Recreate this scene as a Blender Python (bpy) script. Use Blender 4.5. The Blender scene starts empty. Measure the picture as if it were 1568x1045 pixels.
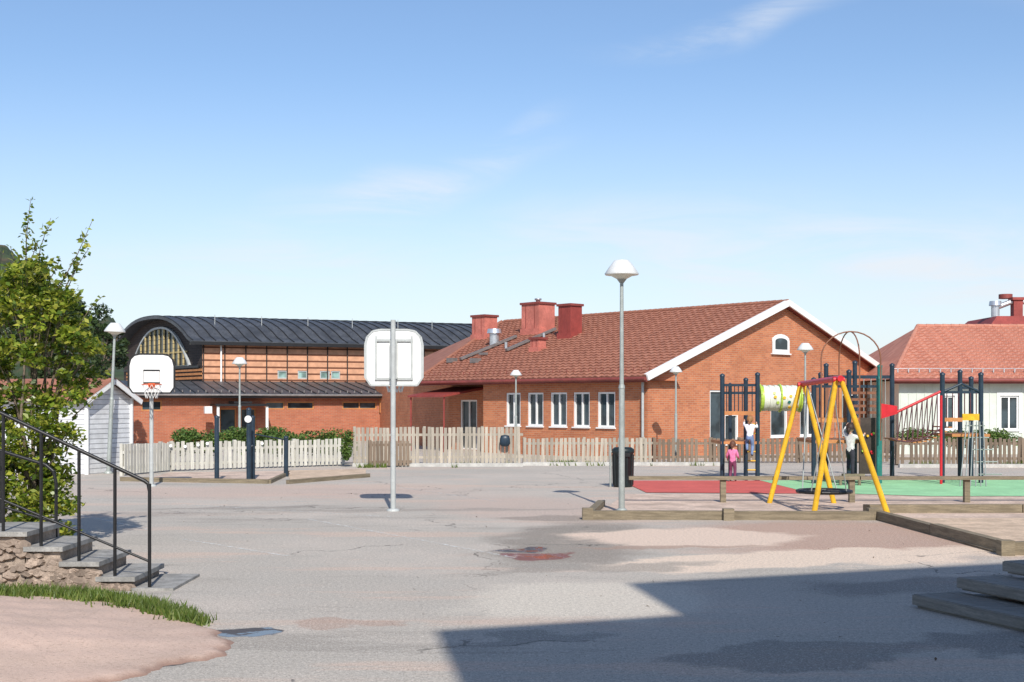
import bpy, bmesh, math, random
import numpy as np
from mathutils import Vector, Matrix
random.seed(7); RNG=np.random.default_rng(11)
F=1960.0; H=2.0
def gp(px,py):
    D=F*H/(py-618.0); return ((px-784)*D/F, D)
def X(px,D): return (px-784)*D/F
def Z(py,D): return H-(py-618)*D/F
scene=bpy.context.scene
COL=scene.collection
# ------------------------------------------------------------------ materials
def newmat(name):
    m=bpy.data.materials.new(name); m.use_nodes=True
    nt=m.node_tree; b=nt.nodes['Principled BSDF']; return m,nt,b
def N(nt,t,**k):
    n=nt.nodes.new(t)
    for a,v in k.items(): setattr(n,a,v)
    return n
def mixc(nt,fac,a,b,mode='MIX'):
    n=N(nt,'ShaderNodeMix',data_type='RGBA',blend_type=mode)
    for i,v in ((0,fac),(6,a),(7,b)):
        if hasattr(v,'links') or isinstance(v,bpy.types.NodeSocket): nt.links.new(v,n.inputs[i])
        elif i==0: n.inputs[0].default_value=v
        else: n.inputs[i].default_value=(*v[:3],1)
    return n.outputs[2]
def math_(nt,op,a,b=0.0,clamp=False):
    n=N(nt,'ShaderNodeMath',operation=op,use_clamp=clamp)
    for i,v in ((0,a),(1,b)):
        if isinstance(v,bpy.types.NodeSocket): nt.links.new(v,n.inputs[i])
        else: n.inputs[i].default_value=v
    return n.outputs[0]
def noise(nt,vec,scale,detail=4,rough=.55,dist=0):
    n=N(nt,'ShaderNodeTexNoise'); n.inputs['Scale'].default_value=scale; n.inputs['Detail'].default_value=detail
    n.inputs['Roughness'].default_value=rough; n.inputs['Distortion'].default_value=dist
    if vec is not None: nt.links.new(vec,n.inputs['Vector'])
    return n.outputs['Fac']
def ramp(nt,fac,a,b,smooth=True):
    n=N(nt,'ShaderNodeMapRange'); n.interpolation_type='SMOOTHSTEP' if smooth else 'LINEAR'
    nt.links.new(fac,n.inputs[0]); n.inputs[1].default_value=a; n.inputs[2].default_value=b
    return n.outputs[0]
def bump(nt,b,h,strength=.3,dist=.02):
    n=N(nt,'ShaderNodeBump'); n.inputs['Strength'].default_value=strength; n.inputs['Distance'].default_value=dist
    nt.links.new(h,n.inputs['Height']); nt.links.new(n.outputs[0],b.inputs['Normal'])
def M(name,col,rough=.7,var=.18,scale=2.5,bs=0.15,metal=0,island=0.0,stretch=None,spec=.4):
    m,nt,b=newmat(name)
    tc=N(nt,'ShaderNodeTexCoord'); v=tc.outputs['Object']
    if stretch:
        mp=N(nt,'ShaderNodeMapping'); mp.inputs['Scale'].default_value=stretch; nt.links.new(tc.outputs['UV'],mp.inputs[0]); v=mp.outputs[0]
    f=noise(nt,v,scale,6,.65)
    f=ramp(nt,f,.3,.7)
    lo=[c*(1-var) for c in col]; hi=[min(1,c*(1+var)) for c in col]
    c=mixc(nt,f,lo,hi)
    f2=noise(nt,v,scale*9,3)
    c=mixc(nt,ramp(nt,f2,.45,.75),c,[x*(1-var*.9) for x in col])
    if island>0:
        g=N(nt,'ShaderNodeNewGeometry')
        r=g.outputs['Random Per Island']
        c=mixc(nt,math_(nt,'MULTIPLY',r,island),c,[x*.3 for x in col])
    nt.links.new(c,b.inputs['Base Color'])
    b.inputs['Roughness'].default_value=rough; b.inputs['Metallic'].default_value=metal
    b.inputs['Specular IOR Level'].default_value=spec
    if bs>0: bump(nt,b,f2,bs,.01)
    return m
def brickmat(name,c1,c2,mortar,stain=.25):
    m,nt,b=newmat(name)
    tc=N(nt,'ShaderNodeTexCoord'); uv=tc.outputs['UV']
    br=N(nt,'ShaderNodeTexBrick'); nt.links.new(uv,br.inputs['Vector'])
    br.inputs['Scale'].default_value=1; br.inputs['Brick Width'].default_value=.26; br.inputs['Row Height'].default_value=.078
    br.inputs['Mortar Size'].default_value=.009; br.inputs['Mortar Smooth'].default_value=.3
    br.inputs['Color1'].default_value=(*c1,1); br.inputs['Color2'].default_value=(*c2,1); br.inputs['Mortar'].default_value=(*mortar,1)
    c=br.outputs['Color']
    n1=noise(nt,uv,.9,6,.7); c=mixc(nt,math_(nt,'MULTIPLY',ramp(nt,n1,.35,.75),stain*1.6),c,[x*.5 for x in c1])
    n2=noise(nt,uv,7,4,.7); c=mixc(nt,math_(nt,'MULTIPLY',ramp(nt,n2,.5,.7),.35),c,[min(1,x*1.35) for x in c2])
    nt.links.new(c,b.inputs['Base Color']); b.inputs['Roughness'].default_value=.85
    inv=math_(nt,'SUBTRACT',1.0,br.outputs['Fac']); bump(nt,b,inv,.5,.01)
    return m
def tilemat(name,c1,c2):
    m,nt,b=newmat(name)
    tc=N(nt,'ShaderNodeTexCoord'); uv=tc.outputs['UV']
    br=N(nt,'ShaderNodeTexBrick',offset=0.0); nt.links.new(uv,br.inputs['Vector'])
    br.inputs['Scale'].default_value=1; br.inputs['Brick Width'].default_value=.3; br.inputs['Row Height'].default_value=.34
    br.inputs['Mortar Size'].default_value=.0
    br.inputs['Color1'].default_value=(*c1,1); br.inputs['Color2'].default_value=(*c2,1)
    n1=noise(nt,uv,.6,6,.7); c=mixc(nt,math_(nt,'MULTIPLY',ramp(nt,n1,.4,.75),.5),br.outputs['Color'],[x*.55 for x in c1])
    n2=noise(nt,uv,14,4,.7); c=mixc(nt,math_(nt,'MULTIPLY',ramp(nt,n2,.5,.75),.3),c,(.2,.17,.12))
    nt.links.new(c,b.inputs['Base Color']); b.inputs['Roughness'].default_value=.8
    bump(nt,b,n2,.2,.01)
    return m
def slatmat(name,c1,dark,period=.16,w=.16):
    m,nt,b=newmat(name)
    tc=N(nt,'ShaderNodeTexCoord'); sx=N(nt,'ShaderNodeSeparateXYZ'); nt.links.new(tc.outputs['UV'],sx.inputs[0])
    fr=math_(nt,'FRACT',math_(nt,'DIVIDE',sx.outputs[1],period))
    g=ramp(nt,fr,w*.6,w)
    nz=noise(nt,tc.outputs['UV'],3,5); c=mixc(nt,ramp(nt,nz,.3,.7),[x*.75 for x in c1],c1)
    c=mixc(nt,g,dark,c)
    nt.links.new(c,b.inputs['Base Color']); b.inputs['Roughness'].default_value=.75
    bump(nt,b,g,.6,.03)
    return m
def leafmat(name,cols,trans=.35,rough=.5):
    m,nt,b=newmat(name)
    g=N(nt,'ShaderNodeNewGeometry'); cr=N(nt,'ShaderNodeValToRGB')
    nt.links.new(g.outputs['Random Per Island'],cr.inputs[0])
    el=cr.color_ramp.elements
    el[0].position=0; el[0].color=(*cols[0],1); el[1].position=1; el[1].color=(*cols[-1],1)
    for i,c in enumerate(cols[1:-1]):
        e=el.new((i+1)/(len(cols)-1)); e.color=(*c,1)
    tc=N(nt,'ShaderNodeTexCoord'); nz=noise(nt,tc.outputs['Object'],1.6,3)
    c=mixc(nt,math_(nt,'MULTIPLY',ramp(nt,nz,.4,.65),.5),cr.outputs[0],[x*.6 for x in cols[0]])
    nt.links.new(c,b.inputs['Base Color']); b.inputs['Roughness'].default_value=rough
    tr=N(nt,'ShaderNodeBsdfTranslucent'); nt.links.new(c,tr.inputs[0])
    mx=N(nt,'ShaderNodeMixShader'); mx.inputs[0].default_value=trans
    out=nt.nodes['Material Output']
    nt.links.new(b.outputs[0],mx.inputs[1]); nt.links.new(tr.outputs[0],mx.inputs[2]); nt.links.new(mx.outputs[0],out.inputs[0])
    return m
def glassmat(name,col=(.02,.03,.035)):
    m,nt,b=newmat(name); 
    tc=N(nt,'ShaderNodeTexCoord'); nz=noise(nt,tc.outputs['Object'],1.3,2)
    c=mixc(nt,ramp(nt,nz,.4,.6),col,[x*2.5 for x in col]); nt.links.new(c,b.inputs['Base Color'])
    b.inputs['Roughness'].default_value=.06; b.inputs['Specular IOR Level'].default_value=.6
    return m

BRICK=brickmat('brick_orange',(.57,.20,.085),(.42,.13,.058),(.46,.30,.2),.32)
BRICK2=brickmat('brick_red',(.46,.145,.07),(.36,.10,.05),(.36,.23,.16),.32)
TILE=tilemat('roof_tile_red',(.36,.15,.095),(.26,.10,.063))
TILE2=tilemat('roof_tile_pink',(.54,.235,.16),(.43,.165,.11))
SLAT=slatmat('timber_slats_orange',(.66,.34,.2),(.14,.045,.02),.36,.3)
WHITE=M('white_paint',(.78,.78,.76),.5,.06,3,.05)
WHITEW=slatmat('white_boards',(.76,.77,.78),(.35,.36,.38),.14)
GREENW=M('pale_green_render',(.56,.60,.53),.8,.08,2,.1)
GLASS=glassmat('window_glass')
GLASST=glassmat('window_glass_teal',(.13,.2,.18))
DARKROOF=M('black_sheet_roof',(.062,.066,.074),.45,.35,1.2,.08)
DARKSEAM=M('black_roof_seam',(.02,.02,.022),.5,.2,2,.0)
DARKWOOD=slatmat('dark_stained_boards',(.045,.03,.025),(.01,.008,.007),.14)
OCHRE=slatmat('ochre_boards',(.42,.33,.15),(.12,.09,.05),.3)
GALV=M('galvanised_steel',(.34,.37,.35),.5,.15,4,.05,metal=.2)
LGREY=M('light_grey_paint',(.42,.44,.43),.5,.12,4,.05)
SILVER=M('sheet_metal',(.6,.61,.62),.3,.15,3,.05,metal=.7)
DULL=M('dull_duct_metal',(.2,.18,.17),.5,.2,3,.05,metal=.2)
REDCH=M('red_painted_sheet',(.50,.16,.12),.6,.25,1.5,.08)
REDCH2=M('dark_red_sheet',(.27,.05,.04),.6,.2,1.5,.08)
MAROON=M('maroon_metal',(.22,.05,.04),.5,.2,2,.05)
BLACK=M('black_paint',(.014,.014,.015),.4,.3,4,.05)
NAVY=M('navy_pole_paint',(.018,.035,.055),.4,.25,4,.05)
TEAL=M('teal_pole_paint',(.02,.16,.14),.4,.2,4,.05)
YELLOW=M('yellow_paint',(.70,.40,.02),.45,.2,5,.06)
RED=M('red_paint',(.55,.02,.03),.4,.15,5,.05)
ORANGE=M('orange_hoop',(.75,.14,.05),.4,.15,5,.05)
ORWOOD=M('orange_wood',(.48,.2,.07),.6,.2,3,.1)
DARKPANEL=M('dark_brown_panel',(.05,.035,.028),.6,.3,3,.1)
FENCEL=M('pale_weathered_pickets',(.60,.58,.51),.85,.2,1.2,.2,island=.4,stretch=(14,1.2,1))
FENCEG=M('grey_weathered_pickets',(.45,.40,.325),.85,.22,1.2,.2,island=.5,stretch=(14,1.2,1))
FENCED=M('brown_weathered_pickets',(.24,.18,.13),.85,.22,1.2,.2,island=.55,stretch=(14,1.2,1))
TIMBER=M('old_timber',(.24,.195,.13),.85,.35,1.5,.25,island=.3,stretch=(1.5,14,1))
TIMBERG=M('grey_platform_planks',(.27,.25,.22),.85,.3,1.5,.25,island=.3,stretch=(1.5,14,1))
STONE=M('rubble_stone',(.34,.27,.215),.9,.45,3.5,.7)
SLAB=M('stone_slab',(.30,.29,.27),.85,.3,6,.3)
KERB=M('concrete_kerb',(.46,.45,.42),.85,.2,4,.3)
SAND=M('sand',(.56,.42,.30),.95,.25,2.2,.6)
SANDP=M('pink_sand',(.55,.42,.335),.95,.3,1.6,.5)
RUBR=M('red_rubber_surface',(.56,.11,.09),.9,.12,1.5,.15)
RUBG=M('green_rubber_surface',(.30,.58,.31),.9,.14,1.2,.15)
BARK=M('bark',(.16,.125,.09),.9,.3,6,.4)
NET=M('white_net_cord',(.75,.75,.72),.8,.1,5,0)
ROPE=M('dark_rope',(.12,.05,.06),.8,.2,5,0)
TUBE=M('cream_plastic',(.68,.70,.60),.4,.1,4,0)
LIME=M('lime_plastic',(.42,.58,.08),.4,.1,4,0)
LAMPM=M('lamp_opal',(.62,.63,.62),.35,.08,5,0)
SKIN=M('skin',(.55,.33,.24),.6,.06,8,0)
# ------------------------------------------------------------------ mesh builder
class MB:
    def __init__(s): s.v=[];s.f=[];s.m=[];s.s=[]
    def add(s,vs,fs,mat=0,smooth=False):
        o=len(s.v); s.v+= [tuple(v) for v in vs]
        for f in fs: s.f.append(tuple(i+o for i in f)); s.m.append(mat); s.s.append(smooth)
    def hexa(s,c,mat=0):
        s.add(c,[(3,2,1,0),(4,5,6,7),(0,1,5,4),(1,2,6,5),(2,3,7,6),(3,0,4,7)],mat)
    def ob(s,fr,s0,s1,o0,o1,z0,z1,mat=0):
        p,d,n=fr
        P=lambda a,b,z:(p[0]+d[0]*a+n[0]*b,p[1]+d[1]*a+n[1]*b,z)
        s.hexa([P(s0,o0,z0),P(s1,o0,z0),P(s1,o1,z0),P(s0,o1,z0),P(s0,o0,z1),P(s1,o0,z1),P(s1,o1,z1),P(s0,o1,z1)],mat)
    def box(s,c,sz,ang=0,mat=0):
        d=(math.cos(ang),math.sin(ang)); n=(-d[1],d[0])
        s.ob(((c[0],c[1]),d,n),-sz[0]/2,sz[0]/2,-sz[1]/2,sz[1]/2,c[2]-sz[2]/2,c[2]+sz[2]/2,mat)
    def beam(s,p,q,w,h,mat=0):
        p=Vector(p);q=Vector(q);d=(q-p).normalized()
        up=Vector((0,0,1)) if abs(d.z)<.95 else Vector((0,1,0))
        a=d.cross(up).normalized()*w/2; b=a.cross(d).normalized()*h/2
        s.hexa([p-a-b,p+a-b,p+a+b,p-a+b,q-a-b,q+a-b,q+a+b,q-a+b],mat)
    def cyl(s,p,q,r0,r1=None,n=10,mat=0,caps=True):
        if r1 is None:r1=r0
        p=Vector(p);q=Vector(q);d=(q-p)
        if d.length<1e-6:return
        d.normalize(); up=Vector((0,0,1)) if abs(d.z)<.9 else Vector((1,0,0))
        a=d.cross(up).normalized(); b=d.cross(a)
        vs=[]
        for k in range(n):
            t=2*math.pi*k/n; e=a*math.cos(t)+b*math.sin(t); vs.append(p+e*r0)
        for k in range(n):
            t=2*math.pi*k/n; e=a*math.cos(t)+b*math.sin(t); vs.append(q+e*r1)
        s.add(vs,[(k,(k+1)%n,n+(k+1)%n,n+k) for k in range(n)],mat,True)
        if caps: s.add(vs[:n],[tuple(range(n))],mat); s.add(vs[n:],[tuple(range(n))],mat)
    def path(s,pts,r,n=6,mat=0):
        for a,b in zip(pts[:-1],pts[1:]): s.cyl(a,b,r,r,n,mat)
    def lathe(s,c,prof,n=20,mat=0,sx=1,sy=1,smooth=True):
        vs=[]
        for r,z in prof:
            for k in range(n):
                t=2*math.pi*k/n; vs.append((c[0]+r*sx*math.cos(t),c[1]+r*sy*math.sin(t),c[2]+z))
        fs=[]
        for i in range(len(prof)-1):
            for k in range(n): fs.append((i*n+k,i*n+(k+1)%n,(i+1)*n+(k+1)%n,(i+1)*n+k))
        s.add(vs,fs,mat,smooth)
    def build(s,name,mats,parent=None,uv=True,loc=None):
        me=bpy.data.meshes.new(name); me.from_pydata(s.v,[],s.f)
        for m in mats: me.materials.append(m)
        me.polygons.foreach_set('material_index',s.m); me.polygons.foreach_set('use_smooth',s.s)
        if uv:
            l=me.uv_layers.new(name='UVMap'); me.update()
            dat=[0.0]*(2*len(me.loops)); vs=me.vertices
            for p in me.polygons:
                n=p.normal
                if abs(n.z)>.97: u=Vector((1,0,0)); w=Vector((0,1,0))
                else:
                    u=Vector((-n.y,n.x,0)).normalized(); w=n.cross(u)
                    if w.z<0:w=-w
                    if u.x<0:u=-u
                for li in p.loop_indices:
                    co=vs[me.loops[li].vertex_index].co
                    dat[2*li]=co.dot(u); dat[2*li+1]=co.dot(w)
            l.data.foreach_set('uv',dat)
        o=bpy.data.objects.new(name,me); COL.objects.link(o)
        if parent: o.parent=parent
        if loc: o.location=loc
        return o
def empty(name,loc=(0,0,0)):
    e=bpy.data.objects.new(name,None); e.empty_display_size=.3; e.location=loc; COL.objects.link(e); return e
def facade(w,fr,gl,frame,L,z0,z1,ops,depth=.14,wm=0,sill=True):
    p,d,n=frame
    P=lambda a,b,z:(p[0]+d[0]*a+n[0]*b,p[1]+d[1]*a+n[1]*b,z)
    ss=sorted({0,L}|{o[0] for o in ops}|{o[1] for o in ops}); zs=sorted({z0,z1}|{o[2] for o in ops}|{o[3] for o in ops})
    for a,b in zip(ss[:-1],ss[1:]):
        for c,e in zip(zs[:-1],zs[1:]):
            sm=(a+b)/2; zm=(c+e)/2
            if any(o[0]<sm<o[1] and o[2]<zm<o[3] for o in ops): continue
            w.add([P(a,0,c),P(b,0,c),P(b,0,e),P(a,0,e)],[(0,1,2,3)],wm)
    for o in ops:
        a,b,c,e=o[:4]; mul=o[4] if len(o)>4 else 1
        for q in ([P(a,0,c),P(a,-depth,c),P(a,-depth,e),P(a,0,e)],[P(b,0,c),P(b,-depth,c),P(b,-depth,e),P(b,0,e)],
                  [P(a,0,c),P(b,0,c),P(b,-depth,c),P(a,-depth,c)],[P(a,0,e),P(b,0,e),P(b,-depth,e),P(a,-depth,e)]):
            w.add(q,[(0,1,2,3)],wm)
        t=.07
        fr.ob(frame,a+.003,a+t,-depth+.01,-.03,c+.003,e-.003); fr.ob(frame,b-t,b-.003,-depth+.01,-.03,c+.003,e-.003)
        fr.ob(frame,a+t,b-t,-depth+.01,-.03,e-t,e-.003); fr.ob(frame,a+t,b-t,-depth+.01,-.03,c+.003,c+t)
        for k in range(1,mul):
            sx=a+(b-a)*k/mul; fr.ob(frame,sx-.03,sx+.03,-depth+.012,-.04,c+t,e-t)
        gl.add([P(a,-depth+.03,c),P(b,-depth+.03,c),P(b,-depth+.03,e),P(a,-depth+.03,e)],[(0,1,2,3)])
        if sill: fr.ob(frame,a-.04,b+.04,-.03,.06,c-.05,c+.001)
def s_at(frame,px):   # distance along a wall at a bearing from the viewpoint
    p,d,n=frame; r=(px-784)/F; return (r*p[1]-p[0])/(d[0]-r*d[1])
def tiles(mb,O,a,b,S,lo,hi,mat=0,c=.34,wl=.3):
    O=Vector(O);a=Vector(a).normalized();b=Vector(b).normalized();n=a.cross(b).normalized()
    if n.z<0:n=-n
    k=int(S/c)+1
    for i in range(k):
        s0=i*c; s1=min(s0+c+.02,S+.02)
        if s0>=S: break
        t0,t1=lo(s0),hi(s0); u0,u1=lo(min(s1,S)),hi(min(s1,S))
        m=max(2,int((t1-t0)/(wl/4)))
        vs=[]
        for j in range(m+1):
            x=j/m; ta=t0+(t1-t0)*x; tb=u0+(u1-u0)*x
            wa=.024*math.sin(2*math.pi*ta/wl); wb=.024*math.sin(2*math.pi*tb/wl)
            jit=.008*math.sin(ta*13.1+i*7.7)
            vs+= [O+a*ta+b*s0+n*(wa-.02+.0), O+a*ta+b*s0+n*(wa+.055+jit), O+a*tb+b*s1+n*(wb+.005)]
        fs=[]
        for j in range(m):
            q=j*3; fs+= [(q,q+3,q+4,q+1),(q+1,q+4,q+5,q+2)]
        mb.add(vs,fs,mat)
def leafcloud(name,pts,size,mat,parent=None,up=.3,asp=.55):
    pts=np.asarray(pts,dtype=np.float64); n=len(pts)
    a=RNG.normal(size=(n,3)); a[:,2]*=.6; a/=np.linalg.norm(a,axis=1)[:,None]
    nn=RNG.normal(size=(n,3)); nn[:,2]+=up; b=np.cross(nn,a); b/=np.linalg.norm(b,axis=1)[:,None]
    c=np.cross(a,b)
    sz=size*(.6+.8*RNG.random(n))[:,None]
    v=np.empty((n,4,3)); v[:,0]=pts-a*sz*.5; v[:,1]=pts+b*sz*asp*.5+c*sz*.08; v[:,2]=pts+a*sz*.5; v[:,3]=pts-b*sz*asp*.5+c*sz*.08
    me=bpy.data.meshes.new(name); me.vertices.add(4*n); me.vertices.foreach_set('co',v.reshape(-1))
    me.loops.add(4*n); me.loops.foreach_set('vertex_index',np.arange(4*n,dtype=np.int32))
    me.polygons.add(n); me.polygons.foreach_set('loop_start',np.arange(0,4*n,4,dtype=np.int32))
    me.polygons.foreach_set('loop_total',np.full(n,4,dtype=np.int32))
    me.materials.append(mat); me.update(calc_edges=True); me.validate()
    o=bpy.data.objects.new(name,me); COL.objects.link(o)
    if parent:o.parent=parent
    return o
def ball(c,r,n):
    p=RNG.normal(size=(n,3)); p/=np.linalg.norm(p,axis=1)[:,None]; p*=(RNG.random(n)**.45)[:,None]
    return np.asarray(c)+p*np.asarray(r)
# ------------------------------------------------------------------ ground
def groundmat():
    m,nt,b=newmat('weathered_asphalt')
    g=N(nt,'ShaderNodeNewGeometry'); pos=g.outputs['Position']
    nz=N(nt,'ShaderNodeTexNoise'); nz.inputs['Scale'].default_value=1.1; nz.inputs['Detail'].default_value=6; nt.links.new(pos,nz.inputs['Vector'])
    sub=N(nt,'ShaderNodeVectorMath',operation='SUBTRACT'); nt.links.new(nz.outputs['Color'],sub.inputs[0]); sub.inputs[1].default_value=(.5,.5,.5)
    scl=N(nt,'ShaderNodeVectorMath',operation='SCALE'); nt.links.new(sub.outputs[0],scl.inputs[0]); scl.inputs['Scale'].default_value=1.7
    add=N(nt,'ShaderNodeVectorMath',operation='ADD'); nt.links.new(pos,add.inputs[0]); nt.links.new(scl.outputs[0],add.inputs[1]); dp=add.outputs[0]
    def ell(cx,cy,rx,ry,ang=0,soft=.15):
        mp=N(nt,'ShaderNodeMapping',vector_type='TEXTURE'); nt.links.new(dp,mp.inputs[0])
        mp.inputs['Location'].default_value=(cx,cy,0); mp.inputs['Rotation'].default_value=(0,0,ang); mp.inputs['Scale'].default_value=(rx,ry,50)
        l=N(nt,'ShaderNodeVectorMath',operation='LENGTH'); nt.links.new(mp.outputs[0],l.inputs[0])
        n=N(nt,'ShaderNodeMapRange'); n.interpolation_type='SMOOTHSTEP'; nt.links.new(l.outputs['Value'],n.inputs[0])
        n.inputs[1].default_value=1+soft; n.inputs[2].default_value=1-soft; return n.outputs[0]
    big=noise(nt,pos,.22,6,.6); med=noise(nt,pos,1.3,6,.65); fine=noise(nt,pos,24,4,.75); grain=noise(nt,pos,62,2,.7)
    mp=N(nt,'ShaderNodeMapping'); mp.inputs['Scale'].default_value=(.16,.8,1); nt.links.new(pos,mp.inputs[0])
    streak=noise(nt,mp.outputs[0],1,7,.7)
    c=mixc(nt,ramp(nt,big,.38,.62),(.35,.325,.29),(.43,.385,.34))
    c=mixc(nt,math_(nt,'MULTIPLY',ramp(nt,med,.38,.66),.7),c,(.37,.345,.31))
    c=mixc(nt,math_(nt,'MULTIPLY',ramp(nt,streak,.52,.62),.7),c,(.47,.36,.295))
    c=mixc(nt,math_(nt,'MULTIPLY',ramp(nt,streak,.45,.34),.65),c,(.25,.23,.205))
    for (cx,cy,rx,ry,ang,soft,col,op) in [
        (X(820,26),24.5,1.8,3.2,.3,.4,(.44,.33,.28),.6),(-5.5,29,4.5,2.0,0,.4,(.45,.33,.275),.6),
        (-8,23,3,.6,.1,.4,(.26,.235,.21),.6),(-5.2,24.5,1.6,.25,.1,.4,(.2,.18,.16),.6),(-3.2,31,3,.8,.0,.4,(.47,.35,.28),.5),
        (.9,18.6,1.1,3.0,-.2,.3,(.2,.175,.15),.85),(-1.5,24,3,.35,.1,.4,(.24,.215,.19),.6),(1.0,22.3,1.2,.5,.1,.3,(.2,.17,.145),.7),
        (5.2,19.3,2.7,2.6,0,.3,(.38,.245,.185),.85),(2.6,19.2,1.7,1.35,.1,.16,(.60,.47,.38),.95),
        (3.9,16.6,3.1,.85,.3,.14,(.62,.50,.40),.95),(.8,13.0,1.35,1.2,.35,.25,(.50,.46,.40),.9),
        (1.0,15.6,1.6,.35,.35,.3,(.24,.22,.195),.7),(2.2,17.9,1.2,.22,.2,.3,(.3,.2,.15),.7),
        (4.6,14.2,1.6,.55,.3,.3,(.17,.16,.15),.7),(2.2,10.0,1.1,.5,.3,.15,(.19,.18,.165),.7),(4.5,11.0,1.5,.4,.5,.2,(.16,.15,.14),.7),
        (.2,10.9,.6,.25,.3,.2,(.22,.21,.19),.7),(-1.6,11.6,.5,.22,.1,.2,(.34,.23,.18),.6)]:
        c=mixc(nt,math_(nt,'MULTIPLY',ell(cx,cy,rx,ry,ang,soft),op),c,col)
    p1=ell(.36,16.8,.40,.5,.2,.1); p2=ell(-2.42,11.05,.40,.24,-.4,.1)
    p4=ell(-3.1,9.6,.7,.16,.7,.1); p3=ell(.05,17.6,.5,.25,.5,.12)
    c=mixc(nt,math_(nt,'MULTIPLY',ramp(nt,fine,.44,.62),.30),c,(.12,.11,.1))
    c=mixc(nt,math_(nt,'MULTIPLY',ramp(nt,fine,.46,.32),.30),c,(.66,.62,.56))
    c=mixc(nt,math_(nt,'MULTIPLY',ramp(nt,grain,.52,.70),.5),c,(.08,.075,.07))
    c=mixc(nt,math_(nt,'MULTIPLY',ramp(nt,grain,.46,.3),.45),c,(.68,.65,.6))
    vo=N(nt,'ShaderNodeTexVoronoi',feature='DISTANCE_TO_EDGE'); vo.inputs['Scale'].default_value=.16; nt.links.new(dp,vo.inputs['Vector'])
    ck=ramp(nt,vo.outputs['Distance'],.004,.0018); c=mixc(nt,math_(nt,'MULTIPLY',math_(nt,'MULTIPLY',ck,ramp(nt,big,.46,.54)),.7),c,(.07,.065,.06))
    c=mixc(nt,1.0,c,(1.27,1.24,1.2),'MULTIPLY')
    wet=math_(nt,'MAXIMUM',p2,math_(nt,'MAXIMUM',p3,p4))
    c=mixc(nt,p1,c,(.22,.085,.055)); c=mixc(nt,wet,c,(.08,.065,.055))
    w=math_(nt,'MAXIMUM',wet,p1,True)
    rv=ramp(nt,noise(nt,pos,3.5,3),.45,.55); w2=math_(nt,'MULTIPLY',w,math_(nt,'ADD',math_(nt,'MULTIPLY',rv,.5),.5))
    r=math_(nt,'SUBTRACT',.95,math_(nt,'MULTIPLY',w2,.87)); nt.links.new(r,b.inputs['Roughness'])
    nt.links.new(c,b.inputs['Base Color']); b.inputs['Specular IOR Level'].default_value=.3
    bn=N(nt,'ShaderNodeBump'); bn.inputs['Distance'].default_value=.008; nt.links.new(math_(nt,'SUBTRACT',.8,math_(nt,'MULTIPLY',w,.8)),bn.inputs['Strength'])
    nt.links.new(math_(nt,'ADD',grain,fine),bn.inputs['Height']); nt.links.new(bn.outputs[0],b.inputs['Normal'])
    return m
g=MB(); g.add([(-1500,-300,0),(1500,-300,0),(1500,3000,0),(-1500,3000,0)],[(0,1,2,3)]); g.build('asphalt_ground',[groundmat()],uv=False)
def sheet(name,poly,z,mat):
    b=MB(); b.add([(x,y,z) for x,y in poly],[tuple(range(len(poly)))]); return b.build(name,[mat])
def linemat():
    m,nt,b=newmat('worn_white_line'); b.inputs['Base Color'].default_value=(.75,.75,.71,1); b.inputs['Roughness'].default_value=.9
    gg=N(nt,'ShaderNodeNewGeometry'); n=noise(nt,gg.outputs['Position'],9,5,.7)
    a=math_(nt,'MULTIPLY',ramp(nt,n,.42,.62),.75); nt.links.new(a,b.inputs['Alpha']); return m
lb=MB()
for (a,b_) in [((280,826),(440,852)),((470,795),(790,855)),((60,760),(600,792)),((300,775),(470,768)),((600,745),(760,768)),((80,780),(230,812))]:
    p=Vector((*gp(*a),.004)); q=Vector((*gp(*b_),.004)); d=(q-p).normalized(); n=Vector((-d.y,d.x,0))*.035
    lb.add([p-n,q-n,q+n,p+n],[(0,1,2,3)])
lb.build('court_line_markings',[linemat()])
def moundmat():
    m,nt,b=newmat('pink_gravel_asphalt'); gg=N(nt,'ShaderNodeNewGeometry'); p=gg.outputs['Position']
    c=mixc(nt,ramp(nt,noise(nt,p,.9,5),.35,.65),(.60,.43,.34),(.49,.36,.285))
    c=mixc(nt,math_(nt,'MULTIPLY',ramp(nt,noise(nt,p,34,3,.7),.5,.7),.5),c,(.22,.15,.11))
    c=mixc(nt,math_(nt,'MULTIPLY',ramp(nt,noise(nt,p,80,2,.7),.45,.3),.5),c,(.75,.62,.52))
    sp=N(nt,'ShaderNodeSeparateXYZ'); nt.links.new(p,sp.inputs[0])
    e=ramp(nt,math_(nt,'ADD',sp.outputs[2],math_(nt,'MULTIPLY',noise(nt,p,4,4),.03)),.055,.015)
    c=mixc(nt,math_(nt,'MULTIPLY',e,.75),c,(.22,.12,.085))
    nt.links.new(c,b.inputs['Base Color']); b.inputs['Roughness'].default_value=.92; bump(nt,b,noise(nt,p,50,3,.7),.6,.008); return m
edge=[(-6.5,14.0),(-4.6,13.6),(-3.75,12.9),(-3.1,12.0),(-2.6,11.2),(-2.28,10.5),(-2.42,9.9),(-2.9,9.2),(-3.3,8.2),(-3.5,6.5)]
def edged(x,y):
    best=1e9; ins=False
    for (x0,y0),(x1,y1) in zip(edge[:-1],edge[1:]):
        dx,dy=x1-x0,y1-y0; t=max(0,min(1,((x-x0)*dx+(y-y0)*dy)/(dx*dx+dy*dy)))
        qx,qy=x0+dx*t,y0+dy*t; dd=math.hypot(x-qx,y-qy)
        if dd<best: best=dd; ins=((x-x0)*dy-(y-y0)*dx)>0
    return best if ins else -best
if edged(-5.5,10)<0: edge.reverse()
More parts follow.
